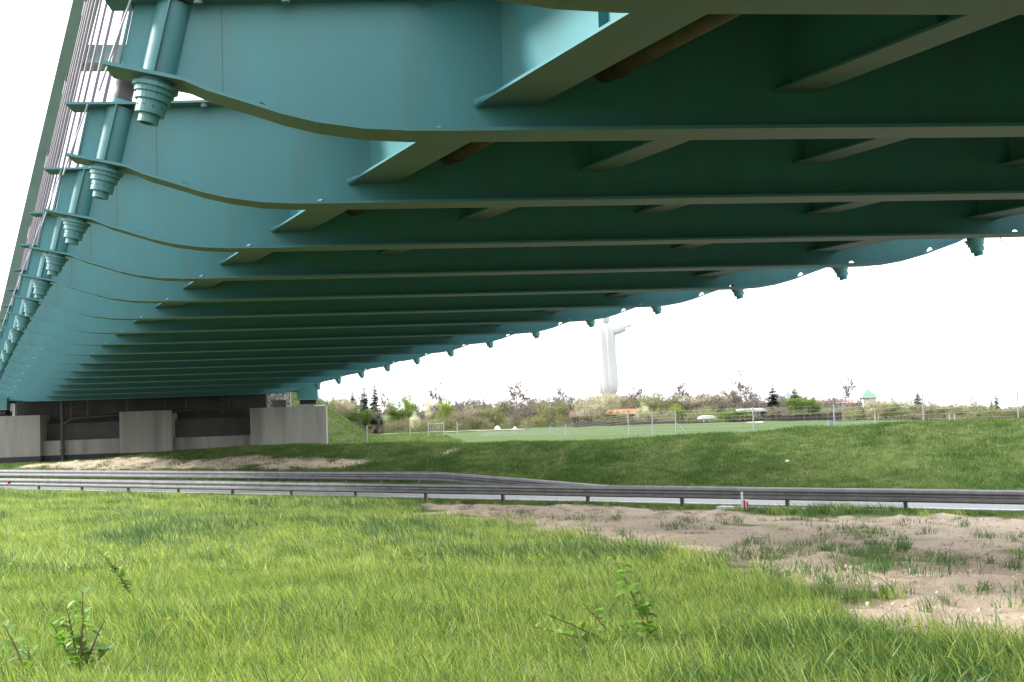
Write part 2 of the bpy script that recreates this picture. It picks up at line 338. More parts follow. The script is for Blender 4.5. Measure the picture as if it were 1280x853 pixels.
def web_mesh():
    bot = []
    pts = sorted(us)
    for i, u in enumerate(pts):
        bot.append((u, prof(u)))
    for c in COPES:                                 # half-round cope holes above the bottom flange
        bot = [p for p in bot if abs(p[0] - c) > .075]
        for j in range(9):
            an = math.pi * j / 8; uu = c - .065 * math.cos(an); bot.append((uu, prof(uu) + .065 * math.sin(an) + .004))
    bot.sort(key=lambda p: p[0]);
    bot[0] = (-.24, prof(-.24)); bot[-1] = (WID + .24, prof(-.24))
    b_ = MB(); n = len(bot); vs = []
    tops = [(-.10 if i == 0 else WID + .10 if i == n - 1 else p[0], topz(p[0])) for i, p in enumerate(bot)]
    for y in (-.009, .009):
        vs += [(p[0], y, p[1]) for p in bot] + [(p[0], y, p[1]) for p in tops]
    fs = []
    for i in range(n - 1):
        fs.append((i, i + 1, n + i + 1, n + i)); fs.append((2 * n + i + 1, 2 * n + i, 3 * n + i, 3 * n + i + 1)); fs.append((i + 1, i, 2 * n + i, 2 * n + i + 1))
    b_.add(vs, fs)
    return b_.mesh('cross_beam', TEAL)
def flange_mesh(name, zf, w, t, u0, u1, low):
    pts = [u0] + [u for u in us if u0 < u < u1] + [u1]; b_ = MB(); vs = []
    for u in pts:
        z = zf(u); z0, z1 = (z - t, z) if low else (z, z + t)
        hw = w / 2
        vs += [(u, -hw, z0), (u, hw, z0), (u, hw, z1), (u, -hw, z1)]
    n = len(pts); fs = [(0, 1, 2, 3), (4 * n - 1, 4 * n - 2, 4 * n - 3, 4 * n - 4)]
    for i in range(n - 1):
        a_ = 4 * i; fs += [(a_ + j, a_ + 4 + j, a_ + 4 + (j + 1) % 4, a_ + (j + 1) % 4)[::-1] for j in range(4)]
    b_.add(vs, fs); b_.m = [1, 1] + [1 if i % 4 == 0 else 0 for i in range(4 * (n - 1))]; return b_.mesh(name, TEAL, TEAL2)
WEB = web_mesh()
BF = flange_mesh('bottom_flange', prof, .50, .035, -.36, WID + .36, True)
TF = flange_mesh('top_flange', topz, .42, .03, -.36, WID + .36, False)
def side(u, s_): return u if s_ == 0 else WID - u
def anchor_mesh(s_):
    b_ = MB(); k = 1 if s_ == 0 else -1; o = (side(0, s_), 0, 0); ax = (TILT * k, 0, 1)
    b_.lathe([(.0, .0), (.0, .0)], o, ax, 8)
    pr_ = [(.10, .065), (.0, .068), (.0, .098), (.085, .098), (.085, .140), (.215, .143), (.215, .168), (.285, .170), (.285, .190), (.335, .192), (.335, .218), (.372, .218), (.372, .155), (.50, .155)]
    b_.lathe(pr_, o, ax, 24)
    b_.lathe([(.10, .0), (.10, .065)], o, ax, 24, 1)
    for j in range(10):
        an = 2 * math.pi * j / 10; b_.lathe([(.14, .0), (.14, .0)], o, ax, 3)
        X = Vector(ax).normalized().cross(Vector((0, 1, 0))).normalized(); Y = Vector(ax).normalized().cross(X)
        c = Vector(o) + Vector(ax).normalized() * .155 + (X * math.cos(an) + Y * math.sin(an)) * .144
        b_.tube([c, c + (X * math.cos(an) + Y * math.sin(an)) * .004], .008, 6, 1)
    return b_.mesh('hanger_anchor', TEAL, RUBBER)
def tube_mesh(s_):
    b_ = MB(); k = 1 if s_ == 0 else -1
    p = lambda z, du=0: (side(0, s_) + TILT * k * z + du, 0, z)
    b_.tube([p(.46), p(1.168)], .165, 20); return b_.mesh('anchor_tube', TEAL)
def fin_mesh(s_):
    b_ = MB(); k = 1 if s_ == 0 else -1; x0 = side(0, s_) + TILT * k * .42; x1 = side(0, s_) + TILT * k * 1.168
    for y0, y1 in ((-.235, -.163), (.163, .235)):
        b_.add([(x0 - .008, y0, .43), (x0 + .008, y0, .43), (x0 + .008, y1, .43), (x0 - .008, y1, .43), (x1 - .008, y0, 1.168), (x1 + .008, y0, 1.168), (x1 + .008, y1, 1.168), (x1 - .008, y1, 1.168)],
               [(0, 3, 2, 1), (4, 5, 6, 7), (0, 1, 5, 4), (1, 2, 6, 5), (2, 3, 7, 6), (3, 0, 4, 7)])
    return b_.mesh('anchor_fin', TEAL)
def end_plate(s_):
    b_ = MB(); k = 1 if s_ == 0 else -1
    P = [(-.115, 1.165), (-.255, .53)]
    x0, z0 = side(P[1][0], s_), P[1][1]; x1, z1 = side(P[0][0], s_), P[0][1]
    b_.add([(x0, -.04, z0), (x0, .04, z0), (x1, .04, z1), (x1, -.04, z1), (x0 - .016 * k, -.04, z0), (x0 - .016 * k, .04, z0), (x1 - .016 * k, .04, z1), (x1 - .016 * k, -.04, z1)],
           [(0, 1, 2, 3), (7, 6, 5, 4), (0, 4, 5, 1), (2, 6, 7, 3), (1, 5, 6, 2), (0, 3, 7, 4)])
    return b_.mesh('end_stiffener', TEAL)
def end_rod(s_):
    b_ = MB(); b_.tube([(side(-.085, s_), -.22, 1.165), (side(-.40, s_), -.22, .26)], .011, 6); return b_.mesh('end_rod', GREYM)
def seam_mesh(u):
    b_ = MB(); b_.box(u - .004, u + .004, -.0105, .0105, prof(u) + .002, topz(u) - .01); return b_.mesh('splice_seam', SEAM)
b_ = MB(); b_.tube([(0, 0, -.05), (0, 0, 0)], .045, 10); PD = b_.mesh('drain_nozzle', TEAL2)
AN = [anchor_mesh(0), anchor_mesh(1)]; TU = [tube_mesh(0), tube_mesh(1)]; FN = [fin_mesh(0), fin_mesh(1)]; EP = [end_plate(0), end_plate(1)]; SE = [seam_mesh(.72), seam_mesh(WID - .72)]; ER = [end_rod(0), end_rod(1)]
PHI = .11383
for k in range(K0, K1 + 1):
    cb = link('cross_beam', WEB, bridge, B(k), PHI)
    link('bottom_flange', BF, cb); link('top_flange', TF, cb); 
    for m_ in SE: link('splice_seam', m_, cb)
    for u in (.52, 1.35, 2.65, 4.2):
        for q_ in (u, WID - u): link('drain_nozzle', PD, cb, (q_, -.15, topz(q_)))
    if k < K1:
        for s_ in (0, 1): link('hanger_anchor', AN[s_], cb); link('anchor_tube', TU[s_], cb); link('anchor_fin', FN[s_], cb); link('end_stiffener', EP[s_], cb); link('end_rod', ER[s_], cb)
    else:
        for s_ in (0, 1): link('hanger_anchor', AN[s_], cb)
# stringers between the beams, in the skewed frame of the deck
SU = [3.46, 6.43, 9.40, 12.37, 15.34]; SZ = [.14, .265, .325, .265, .14]; SWD = [.62, .44, .42, .44, .62]
U3 = np.array([BU[0], BU[1], 0])
def skewbox(b_, A, C, u0, u1, z0, z1, y0=0, y1=0, mi=0):
    A = np.array(A); C = np.array(C); Ld = (C - A) / np.linalg.norm(C - A)
    vs = [P + U3 * u + np.array([0, 0, z]) for P in (A + Ld * y0, C - Ld * y1) for u, z in ((u0, z0), (u1, z0), (u1, z1), (u0, z1))]
    b_.add(vs, [(0, 1, 2, 3), (7, 6, 5, 4), (1, 0, 4, 5), (2, 1, 5, 6), (3, 2, 6, 7), (0, 3, 7, 4)], mi)
for k in range(K0, K1):
    A, C = B(k), B(k + 1)
    for i, (u, z, w) in enumerate(zip(SU, SZ, SWD)):
        b_ = MB(); skewbox(b_, A, C, u - .007, u + .007, z + .03, topz(u) + .02, .012, .012)
        q = b_.build('stringer', TEAL, bridge)
        b_ = MB(); skewbox(b_, A, C, u - w / 2, u + w / 2, z, z + .028, .012, .02)
        if i in (0, 4):                              # rounded end lip of the edge stringers
            sgn = 1 if i == 0 else -1; e = C + U3 * (u - sgn * (w / 2 - .03)) + np.array([0, 0, z + .03]); Ld = (C - A) / np.linalg.norm(C - A)
            b_.tube([e - Ld * .55, e - Ld * .25, e - Ld * .03], [.004, .035, .05], 8)
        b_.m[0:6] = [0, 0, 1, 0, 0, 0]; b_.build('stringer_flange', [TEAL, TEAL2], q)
        b_ = MB()
        for uu in (.5,):
            M_ = A + (C - A) * uu; skewbox(b_, M_ - (C - A) * .002, M_ + (C - A) * .002, u - .09, u + .09, z + .03, topz(u), 0, 0)
        b_.build('web_stiffener', TEAL, q)
# deck slab with edge beams
b_ = MB()
for k in range(K0, K1):
    skewbox(b_, B(k), B(k + 1), 2.75, WID - 2.75, 1.40, 1.66)
skewbox(b_, B(K1), B(K1) + (B(K1) - B(K1 - 1)) * 1.6, 0.6, WID - .6, 1.42, 1.66)
b_.build('deck_slab', CONC_D, bridge)
for e0, e1 in ((2.45, 2.749), (WID - 2.749, WID - 2.45)):
    b_ = MB()
    for k in range(K0, K1): skewbox(b_, B(k), B(k + 1), e0, e1, 1.30, 1.95)
    b_.build('deck_edge_beam', CONC_D, bridge)
# drain pipe under the deck
for pu in (4.49,):
    for k in range(K0, K1):
        A, C = B(k), B(k + 1); o3 = U3 * pu + np.array([0, 0, .50])
        b_ = MB(); b_.tube([A + o3, C + o3], .125, 14); q = b_.build('drain_pipe', BROWN, bridge)
        for f_ in (.30, .93):
            c = A + (C - A) * f_ + o3; Ld = (C - A) / np.linalg.norm(C - A)
            b_ = MB(); b_.tube([c, c + Ld * .05], .142, 14); b_.build('pipe_coupling', BROWN, q)
# arches, hangers, braces
KC, KH, RISE = 3.42, 14.6, 25.5
def arch_h(k): return RISE * (1 - ((k - KC) / KH) ** 2)
def hp(k, h, s_):                                   # a point of the leaning hanger plane above beam line k
    P = B(k); sg = 1 if s_ == 0 else -1; return P + U3 * ((0 if s_ == 0 else WID) + sg * TILT * h) + np.array([0, 0, h])
LD = np.array([-1.78768, 3.85574, 0]); LD = LD / np.linalg.norm(LD)
for s_ in (0, 1):
    b_ = MB(); ks = np.linspace(KC - KH + .2, KC + KH - .2, 57); sg = 1 if s_ == 0 else -1; vs = []
    side_v = np.cross(LD, np.array([TILT * sg * BU[0], TILT * sg * BU[1], 1])); side_v /= np.linalg.norm(side_v)
    for k in ks:
        h = arch_h(k); p = hp(k, h, s_); q = hp(k + .05, arch_h(k + .05), s_); t = (q - p) / np.linalg.norm(q - p); nn = np.cross(side_v, t); nn /= np.linalg.norm(nn)
        if nn[2] < 0: nn = -nn
        for a_, c_ in ((-1, -1), (1, -1), (1, 1), (-1, 1)): vs.append(p + side_v * .52 * a_ + nn * .62 * c_)
    n = len(ks); fs = [(0, 1, 2, 3), (4 * n - 1, 4 * n - 2, 4 * n - 3, 4 * n - 4)]
    for i in range(n - 1): fs += [(4 * i + j, 4 * i + 4 + j, 4 * i + 4 + (j + 1) % 4, 4 * i + (j + 1) % 4) for j in range(4)]
    b_.add(vs, fs); b_.build('arch_rib', ARCHM, bridge)
    for k in range(K0 + 1, K1):
        h = arch_h(k) - .62
        if h < 2.2: continue
        b_ = MB(); b_.tube([hp(k, 1.2, s_), hp(k, h - .3, s_)], .034, 8); q = b_.build('hanger', ROD, bridge)
        b_ = MB(); b_.tube([hp(k, 1.26, s_), hp(k, 1.29, s_), hp(k, 1.30, s_), hp(k, 1.46, s_), hp(k, 1.47, s_), hp(k, 1.72, s_)], [.13, .13, .12, .12, .125, .125], 16); b_.build('hanger_sleeve', RUBBER, q)
        b_ = MB(); b_.tube([hp(k, 1.2, s_), hp(k, 1.26, s_)], .15, 16); b_.build('sleeve_collar', TEAL, q)
        b_ = MB(); b_.tube([hp(k, h - 1.1, s_), hp(k, h - 1.0, s_), hp(k, h - .55, s_), hp(k, h - .45, s_)], [.04, .07, .07, .09], 8)
        for e in (-.055, .055):
            c0 = hp(k, h - .5, s_) + side_v * e; c1 = hp(k, h + .02, s_) + side_v * e; dL = LD * .09; dn = side_v * .012
            b_.add([c0 - dL - dn, c0 + dL - dn, c0 + dL + dn, c0 - dL + dn, c1 - dL - dn, c1 + dL - dn, c1 + dL + dn, c1 - dL + dn], [(0, 3, 2, 1), (4, 5, 6, 7), (0, 1, 5, 4), (1, 2, 6, 5), (2, 3, 7, 6), (3, 0, 4, 7)])
        b_.build('hanger_fork', GREYM, q)
for k in (-6.2, -1.4, 3.42, 8.2, 13.0):
    h = arch_h(k); A, C = hp(k, h, 0), hp(k, h, 1); d_ = (C - A) / np.linalg.norm(C - A); b_ = MB(); vs = []
    A = A + d_ * .5; C = C - d_ * .5
    for P in (A, C):
        for a_, c_ in ((-1, -1), (1, -1), (1, 1), (-1, 1)): vs.append(P + LD * .75 * a_ + np.array([0, 0, .42 * c_]))
    b_.add(vs, [(0, 1, 2, 3), (7, 6, 5, 4), (1, 0, 4, 5), (2, 1, 5, 6), (3, 2, 6, 7), (0, 3, 7, 4)]); b_.build('wind_brace', ARCHM, bridge)
# end diaphragm, arch feet and bearings
def abp(u, v, z): return np.array([AB[0] + BU[0] * u + BN[0] * v, AB[1] + BU[1] * u + BN[1] * v, z])
def abbox(b_, u0, u1, v0, v1, z0, z1, mi=0, lean=0):
    vs = [abp(u, v, z) for z in (z0, z1) for u, v in ((u0 + (lean if z == z0 else 0), v0), (u1 + (lean if z == z0 else 0), v0), (u1 + (lean if z == z0 else 0), v1), (u0 + (lean if z == z0 else 0), v1))]
    b_.add(vs, [(0, 3, 2, 1), (4, 5, 6, 7), (0, 1, 5, 4), (1, 2, 6, 5), (2, 3, 7, 6), (3, 0, 4, 7)], mi)
b_ = MB(); abbox(b_, -.3, WID + .2, .3, 1.6, 4.45, 5.7); b_.build('end_cross_girder', TEAL, bridge)
def upx(px, v=0):                                   # u on the abutment front for a column of the view
    r_ = pixray(px, 540); D = np.array([r_[0], r_[1]]); A_ = AB[:2] + BN * v; M_ = np.array([[D[0], -BU[0]], [D[1], -BU[1]]]); t = np.linalg.solve(M_, A_); return float(t[1])
def zpx(px, py, v=0):
    r_ = pixray(px, py); D = np.array([r_[0], r_[1]]); A_ = AB[:2] + BN * v; M_ = np.array([[D[0], -BU[0]], [D[1], -BU[1]]]); t = np.linalg.solve(M_, A_); return EYE + float(t[0]) * r_[2]
fz = zpx(382, 500, .0)
for c, ln in ((upx(383, 0), .0), (.3 - (upx(383, 0) - WID), 0)):
    lft = c < 5; b_ = MB(); sgn = -1 if lft else 1
    abbox(b_, c - .62, c + .62, .1, 1.9, fz + .05, 5.6, lean=.12 * sgn); q = b_.build('arch_foot', TEAL, bridge)
    b_ = MB(); abbox(b_, c - .66 + .12 * sgn, c + .66 + .12 * sgn, .06, 1.94, fz, fz + .045); b_.build('base_plate', GREYM, q)
    b_ = MB(); abbox(b_, c - .5 + .12 * sgn, c + .5 + .12 * sgn, .3, 1.6, fz - .27, fz - .003); b_.build('bearing', RUBBER, bridge)

# ------------------------------------------------------------------ abutment
ab = thing('concrete_abutment', 'grey concrete abutment with three front blocks under the far end of the bridge', 'abutment')
blk = [(upx(-120), upx(50), zpx(50, 519)), (upx(149.5), upx(214), zpx(180, 514)), (upx(313), upx(408), zpx(400, 507.5))]
blk[0] = (upx(50) - 4.4, upx(50), zpx(50, 519))
for i, (u0, u1, zt) in enumerate(blk):
    b_ = MB(); abbox(b_, u0, u1, 0, 2.3, 1.10, zt); q = b_.build('front_block', CONC, ab)
    b_ = MB(); abbox(b_, u0 - .01, u1 + .01, -.02, 2.3, -.3, 1.099); b_.build('tarred_foot', BITUM, q)
for u0, u1, zt in ((upx(50) + .003, upx(149.5) - .003, zpx(100, 550, .7)), (upx(214) + .003, upx(313) - .003, zpx(260, 546, .7))):
    b_ = MB(); abbox(b_, u0, u1, .7, 2.3, 1.10, zt); q = b_.build('ledge', CONC, ab)
    b_ = MB(); abbox(b_, u0 + .012, u1 - .012, .67, 2.3, -.3, 1.099); b_.build('tarred_foot', BITUM, q)
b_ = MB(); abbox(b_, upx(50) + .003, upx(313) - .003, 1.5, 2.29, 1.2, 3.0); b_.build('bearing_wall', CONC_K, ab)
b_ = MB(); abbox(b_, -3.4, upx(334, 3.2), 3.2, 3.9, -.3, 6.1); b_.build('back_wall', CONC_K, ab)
b_ = MB(); abbox(b_, upx(331, 5), upx(364, 5), 5.0, 5.6, 1.0, 5.2); b_.build('stone_wing_wall', CONC_R, ab)
zm = zpx(350, 500.5, 1.2); b_ = MB(); abbox(b_, upx(341, 1), upx(358, 1), 1.0, 1.9, blk[2][2], zm); b_.build('bearing_plinth', CONC_D, ab)
b_ = MB(); abbox(b_, upx(371, .2), upx(392, .2), .2, 1.7, blk[2][2], fz - .275); b_.build('bearing_plinth', CONC, ab)
b_ = MB(); abbox(b_, upx(394), upx(405.5), .1, 1.0, blk[2][2], blk[2][2] + .06); b_.build('capping_slab', WHITE, ab)
b_ = MB(); z0_ = blk[0][2]; abbox(b_, upx(15.5, .6), upx(19, .6), .6, .9, z0_, z0_ + .75); abbox(b_, upx(13, .6), upx(15.5, .6) - .003, .6, .9, z0_ + .3, z0_ + .75); b_.build('white_edge_block', WHITE, ab)
b_ = MB(); abbox(b_, upx(2, 1.1), upx(12, 1.1), 1.1, 1.6, z0_ + .2, z0_ + .65); b_.build('aggregate_block', CONC_R, ab)
b_ = MB(); abbox(b_, upx(2, .8) - 1.5, upx(10, .8), .8, 1.6, z0_ + .001, z0_ + .199); b_.build('bearing_plinth', CONC_D, ab)
# black downpipe and hung collector pipe
pu = upx(78, .45)
b_ = MB(); b_.tube([abp(pu, .45, 0), abp(pu, .45, 4.3)], .115, 12); dp = b_.build('drain_pipe', PIPE, ab)
for z in (1.3, 2.05, 2.6, 3.6): b_ = MB(); b_.tube([abp(pu, .45, z), abp(pu, .45, z + .09)], .145, 12); b_.build('pipe_coupling', PIPE, dp)
b_ = MB(); ue = upx(286, .45); b_.tube([abp(pu, .45, 2.9), abp(pu + .5, .45, 3.25), abp(pu + .8, .45, 3.3), abp(ue, .45, 3.62), abp(ue + .05, .45, 4.2)], .10, 10); b_.build('collector_pipe', PIPE, ab)
for px in (89, 110, 159, 207, 233, 279):
    u_ = upx(px, .45); b_ = MB(); b_.tube([abp(u_, .45, 3.3), abp(u_, .45, 4.4)], .014, 6); b_.build('pipe_hanger', POSTM, ab)

ab2 = thing('concrete_abutment', 'unseen concrete abutment under the near end of the bridge, added to block sky light', 'abutment')  # out of view, added to keep sky light off the deep webs
def ab2box(nm, u0, u1, v0, v1, z0, z1, m):
    b_ = MB(); vs = [(AB2[0] + BU[0] * u - BN[0] * v, AB2[1] + BU[1] * u - BN[1] * v, z) for z in (z0, z1) for u, v in ((u0, v0), (u0, v1), (u1, v1), (u1, v0))]
    b_.add(vs, [(0, 3, 2, 1), (4, 5, 6, 7), (0, 1, 5, 4), (1, 2, 6, 5), (2, 3, 7, 6), (3, 0, 4, 7)]); b_.build(nm, m, ab2)
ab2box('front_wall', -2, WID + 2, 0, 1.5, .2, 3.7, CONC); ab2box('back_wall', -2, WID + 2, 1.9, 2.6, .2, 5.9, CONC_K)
for u in (.6, WID - .6): ab2box('bearing', u - .5, u + .5, .3, 1.2, 3.703, 4.25, RUBBER)

# ------------------------------------------------------------------ guard rails
def wbeam(s0, s1, d, zt, zt1=None, face=1, H_=.345):
    b_ = MB(); zt1 = zt if zt1 is None else zt1
    pr_ = [(.0, 0), (.03, -.012), (.072, -.04), (.078, -.10), (.035, -.135), (.0, -.155), (-.0, -.19), (.035, -.21), (.078, -.245), (.072, -.305), (.03, -.333), (.0, -.345)]
    pr_ = [(a_, c_ * H_ / .345) for a_, c_ in pr_]
    vs = []
    for s, z in ((s0, zt), (s1, zt1)):
        for off, dz in pr_: vs.append(rp(s, d + off * face, max(z, .03) + dz))
        for off, dz in pr_: vs.append(rp(s, d + off * face - .005 * face, max(z, .03) + dz - .0))
    n = len(pr_); m = 2 * n; fs = []
    for i in range(n - 1): fs.append((i, i + 1, m + i + 1, m + i)); fs.append((n + i + 1, n + i, m + n + i, m + n + i + 1))
    fs += [(0, n, m + n, m), (n - 1, m + n - 1, m + 2 * n - 1, 2 * n - 1)]
    b_.add(vs, fs, 0, False); return b_
def rail_post(parent, s, d, zt, zb=-.25):
    b_ = MB(); x, y, _ = rp(s, d); 
    for a0, a1, c0, c1 in ((-.05, .05, -.035, -.029), (-.05, -.044, -.0285, .03), (.044, .05, -.0285, .03)):
        vs = [rp(s + a, d + c, z) for z in (zb, zt) for a, c in ((a0, c0), (a1, c0), (a1, c1), (a0, c1))]
        b_.add(vs, [(0, 3, 2, 1), (4, 5, 6, 7), (0, 1, 5, 4), (1, 2, 6, 5), (2, 3, 7, 6), (3, 0, 4, 7)])
    b_.build('post', POSTM, parent)
def bolts(parent, ss_, d, z):
    for s in ss_: b_ = MB(); b_.tube([rp(s, d, z), rp(s, d + .03, z)], .018, 6); b_.build('bolt', POSTM, parent)
near = thing('guard_rail', 'long near steel guard rail with posts along the grassy verge of the road', 'guard rail', group='guard rails beside the road')
NZ = .60
for i in range(-22, 14):
    q = wbeam(i * 3.2 + 1.6, (i + 1) * 3.2 + 1.72, .04 + .009 * (i % 2), NZ + .004 * (i % 2)).build('rail_beam', GALV, near)
    rail_post(near, i * 3.2, -.035, NZ - .05)
    bolts(q, [i * 3.2 + 1.66, i * 3.2 + 3.2], .045, NZ - .172)
fx0, fs1 = -40.0, None
far = thing('guard_rail', 'far steel guard rail across the road, its end sloping down into the ground', 'guard rail', group='guard rails beside the road')
s_ = -75.; E0, E1 = -1.2, 9.6                        # the last stretch slopes down
while s_ < E1 - .1:
    z0 = .60 if s_ < E0 else max(.60 - .62 * (s_ - E0) / (E1 - E0), .03); s2 = s_ + 2.0; z1 = .60 if s2 < E0 else max(.60 - .62 * (s2 - E0) / (E1 - E0), .02)
    wbeam(s_, s2 + .02, -5.86, z0, z1).build('rail_beam', GALV, far)
    if z0 > .3: rail_post(far, s_ + .8, -5.93, z0 - .05)
    s_ = s2
# marker post and reflector
mk = thing('marker_post', 'short white marker post with red stripes standing at the near guard rail', 'marker post', rp(0, 0))
ms, md_ = 15.05, .62
mk.location = rp(ms, md_, .02); mk.rotation_euler = (0, 0, -.1)
b_ = MB(); b_.box(-.095, -.035, -.03, .03, -.2, .49); b_.box(-.0348, .095, -.03, .02, -.2, .29); b_.build('post_body', WHITE, mk)
for x0, x1 in ((-.033, .018), (.052, .094)):
    b_ = MB(); b_.add([(x0, -.036, -.0), (x1, -.036, -.0), (x1, -.036, .27 - (x1 + .02) * .5), (x0, -.036, .27 - (x0 + .02) * .5), (x0, -.031, -.0), (x1, -.031, -.0), (x1, -.031, .27 - (x1 + .02) * .5), (x0, -.031, .27 - (x0 + .02) * .5)], [(0, 1, 2, 3), (7, 6, 5, 4), (1, 5, 6, 2), (0, 3, 7, 4), (3, 2, 6, 7), (0, 4, 5, 1)]); b_.build('red_stripe', RED, mk)
b_ = MB(); sr = -21.4; b_.add([rp(sr - .07, .16, .40), rp(sr + .07, .16, .40), rp(sr + .07, .16, .46), rp(sr - .07, .16, .46), rp(sr - .07, .07, .40), rp(sr + .07, .07, .40), rp(sr + .07, .07, .46), rp(sr - .07, .07, .46)], [(0, 1, 2, 3), (7, 6, 5, 4), (1, 5, 6, 2), (0, 3, 7, 4), (3, 2, 6, 7), (0, 4, 5, 1)])
tag(b_.build('reflector', RED), 'small red reflector clipped into the groove of the near guard rail', 'reflector')
# pale concrete gutter slabs
gt = thing('gutter', 'strip of pale concrete gutter slabs at the edge of the sand below the rail', 'gutter')
for i in range(9):
    s0 = 14.2 + i * .52; b_ = MB(); vs = [rp(s, d, z) for z in (0, .10 + .01 * (i % 2)) for s, d in ((s0, .32), (s0 + .48, .32), (s0 + .48, .62), (s0, .62))]
    b_.add(vs, [(0, 1, 2, 3), (7, 6, 5, 4), (0, 4, 5, 1), (1, 5, 6, 2), (2, 6, 7, 3), (3, 7, 4, 0)]); b_.build('slab', CONC_R if i % 4 else WHITE, gt)

# ------------------------------------------------------------------ scattered stuff by geometry nodes
def blade_clump(name, n, h, w, rad, m, lean=(.25, 0), bend=.35, seed=0, seg=3):
    rg = random.Random(seed); b_ = MB()
    for i in range(n):
        a_ = rg.uniform(0, 6.283); r_ = rad * math.sqrt(rg.random()); x, y = r_ * math.cos(a_), r_ * math.sin(a_); hh = h * rg.uniform(.55, 1.15); ww = w * rg.uniform(.6, 1.2)
        fa = rg.uniform(0, 6.283); dx, dy = math.cos(fa), math.sin(fa); lx = lean[0] * hh + rg.gauss(0, bend) * hh * .6; ly = lean[1] * hh + rg.gauss(0, bend) * hh * .6
        vs = []
        for j in range(seg):
            t = j / seg; cx = x + lx * t ** 1.8; cy = y + ly * t ** 1.8; z = hh * (t - .22 * (abs(lx) + abs(ly)) / hh * t * t); q = ww * (1 - t * .55) / 2
            vs += [(cx - dx * q, cy - dy * q, z), (cx + dx * q, cy + dy * q, z)]
        vs.append((x + lx, y + ly, hh * (1 - .25 * min(1.5, (abs(lx) + abs(ly)) / hh))))
        fs = [(2 * j, 2 * j + 1, 2 * j + 3, 2 * j + 2) for j in range(seg - 1)] + [(2 * seg - 2, 2 * seg - 1, 2 * seg)]
        b_.add(vs, fs)
    me_ = b_.mesh(name, m); return bpy.data.objects.new(name, me_)
def scatter(name, pts, scl, idx_, srcs, tilt=.12, zoff=0, rotz=None, lock=False):
    col = bpy.data.collections.new(name + '_sources')
    for i, o in enumerate(srcs): o.name = '%s_source_%02d' % (name, i); col.objects.link(o)
    n = len(pts); me_ = bpy.data.meshes.new(name); me_.vertices.add(n); me_.vertices.foreach_set('co', np.asarray(pts, 'f').ravel())
    rot = np.stack([RNG.normal(0, tilt, n), RNG.normal(0, tilt, n), (RNG.normal(0, .9, n) if lock else RNG.random(n) * 6.283)], -1).astype('f')
    A_ = me_.attributes.new('rot', 'FLOAT_VECTOR', 'POINT'); A_.data.foreach_set('vector', rot.ravel())
    A_ = me_.attributes.new('scl', 'FLOAT', 'POINT'); A_.data.foreach_set('value', np.asarray(scl, 'f'))
    A_ = me_.attributes.new('pick', 'INT', 'POINT'); A_.data.foreach_set('value', np.asarray(idx_, 'i'))
    g = bpy.data.node_groups.new(name, 'GeometryNodeTree'); g.interface.new_socket('Geometry', in_out='INPUT', socket_type='NodeSocketGeometry'); g.interface.new_socket('Geometry', in_out='OUTPUT', socket_type='NodeSocketGeometry')
    gi = g.nodes.new('NodeGroupInput'); go = g.nodes.new('NodeGroupOutput'); ip = g.nodes.new('GeometryNodeInstanceOnPoints'); ci = g.nodes.new('GeometryNodeCollectionInfo')
    ci.inputs['Collection'].default_value = col; ci.inputs['Separate Children'].default_value = True; ci.inputs['Reset Children'].default_value = True
    def na(nm, dt): q = g.nodes.new('GeometryNodeInputNamedAttribute'); q.data_type = dt; q.inputs[0].default_value = nm; return q.outputs['Attribute']
    l = g.links.new; l(gi.outputs[0], ip.inputs['Points']); l(ci.outputs[0], ip.inputs['Instance']); ip.inputs['Pick Instance'].default_value = True
    l(na('pick', 'INT'), ip.inputs['Instance Index']); l(na('rot', 'FLOAT_VECTOR'), ip.inputs['Rotation']); l(na('scl', 'FLOAT'), ip.inputs['Scale']); l(ip.outputs[0], go.inputs[0])
    o = link(name, me_, kind='stuff'); md = o.modifiers.new('scatter', 'NODES'); md.node_group = g; return o
def wedge(y0, y1, dens, left=-.62, right=.62, pad=2.):
    area = (y1 - y0) * ((y0 + y1) / 2 * (right - left) + 2 * pad); n = int(area * dens); y = np.sqrt(RNG.random(n) * (y1 ** 2 - y0 ** 2) + y0 ** 2); x = (RNG.random(n) * (right - left) + left) * y + (RNG.random(n) - .5) * 2 * pad
    return x, y
def dcoord(x, y): return (x - P0[0]) * NC[0] + (y - P0[1]) * NC[1], (x - P0[0]) * RD[0] + (y - P0[1]) * RD[1]
def zground(x, y): return hgt(x, y)
SWAY = (.28, .0)
srcA = [blade_clump('a', 17, .24, .008, .12, GRASS_A, (-.45, -.05), .35, 1), blade_clump('a', 17, .28, .0075, .13, GRASS_L, (-.35, .1), .4, 2), blade_clump('a', 16, .22, .0095, .11, GRASS_B, (-.5, 0), .35, 3), blade_clump('a', 17, .25, .008, .13, GRASS_A, (-.3, -.1), .45, 4), blade_clump('a', 3, .30, .004, .1, GRASS_D, (.5, 0), .7, 5), blade_clump('a', 9, .12, .032, .09, GRASS_L, (0, 0), 1.2, 51), blade_clump('a', 12, .36, .008, .10, GRASS_B, (-.3, 0), .8, 52)]
srcB = [blade_clump('b', 22, .26, .0135, .20, GRASS_A, (-.4, 0), .35, 6, seg=2), blade_clump('b', 22, .28, .013, .20, GRASS_L, (-.35, 0), .4, 7, seg=2), blade_clump('b', 20, .27, .014, .18, GRASS_B, (-.45, 0), .35, 8, seg=2), blade_clump('b', 3, .30, .009, .2, GRASS_D, (.4, 0), .6, 9, seg=2)]
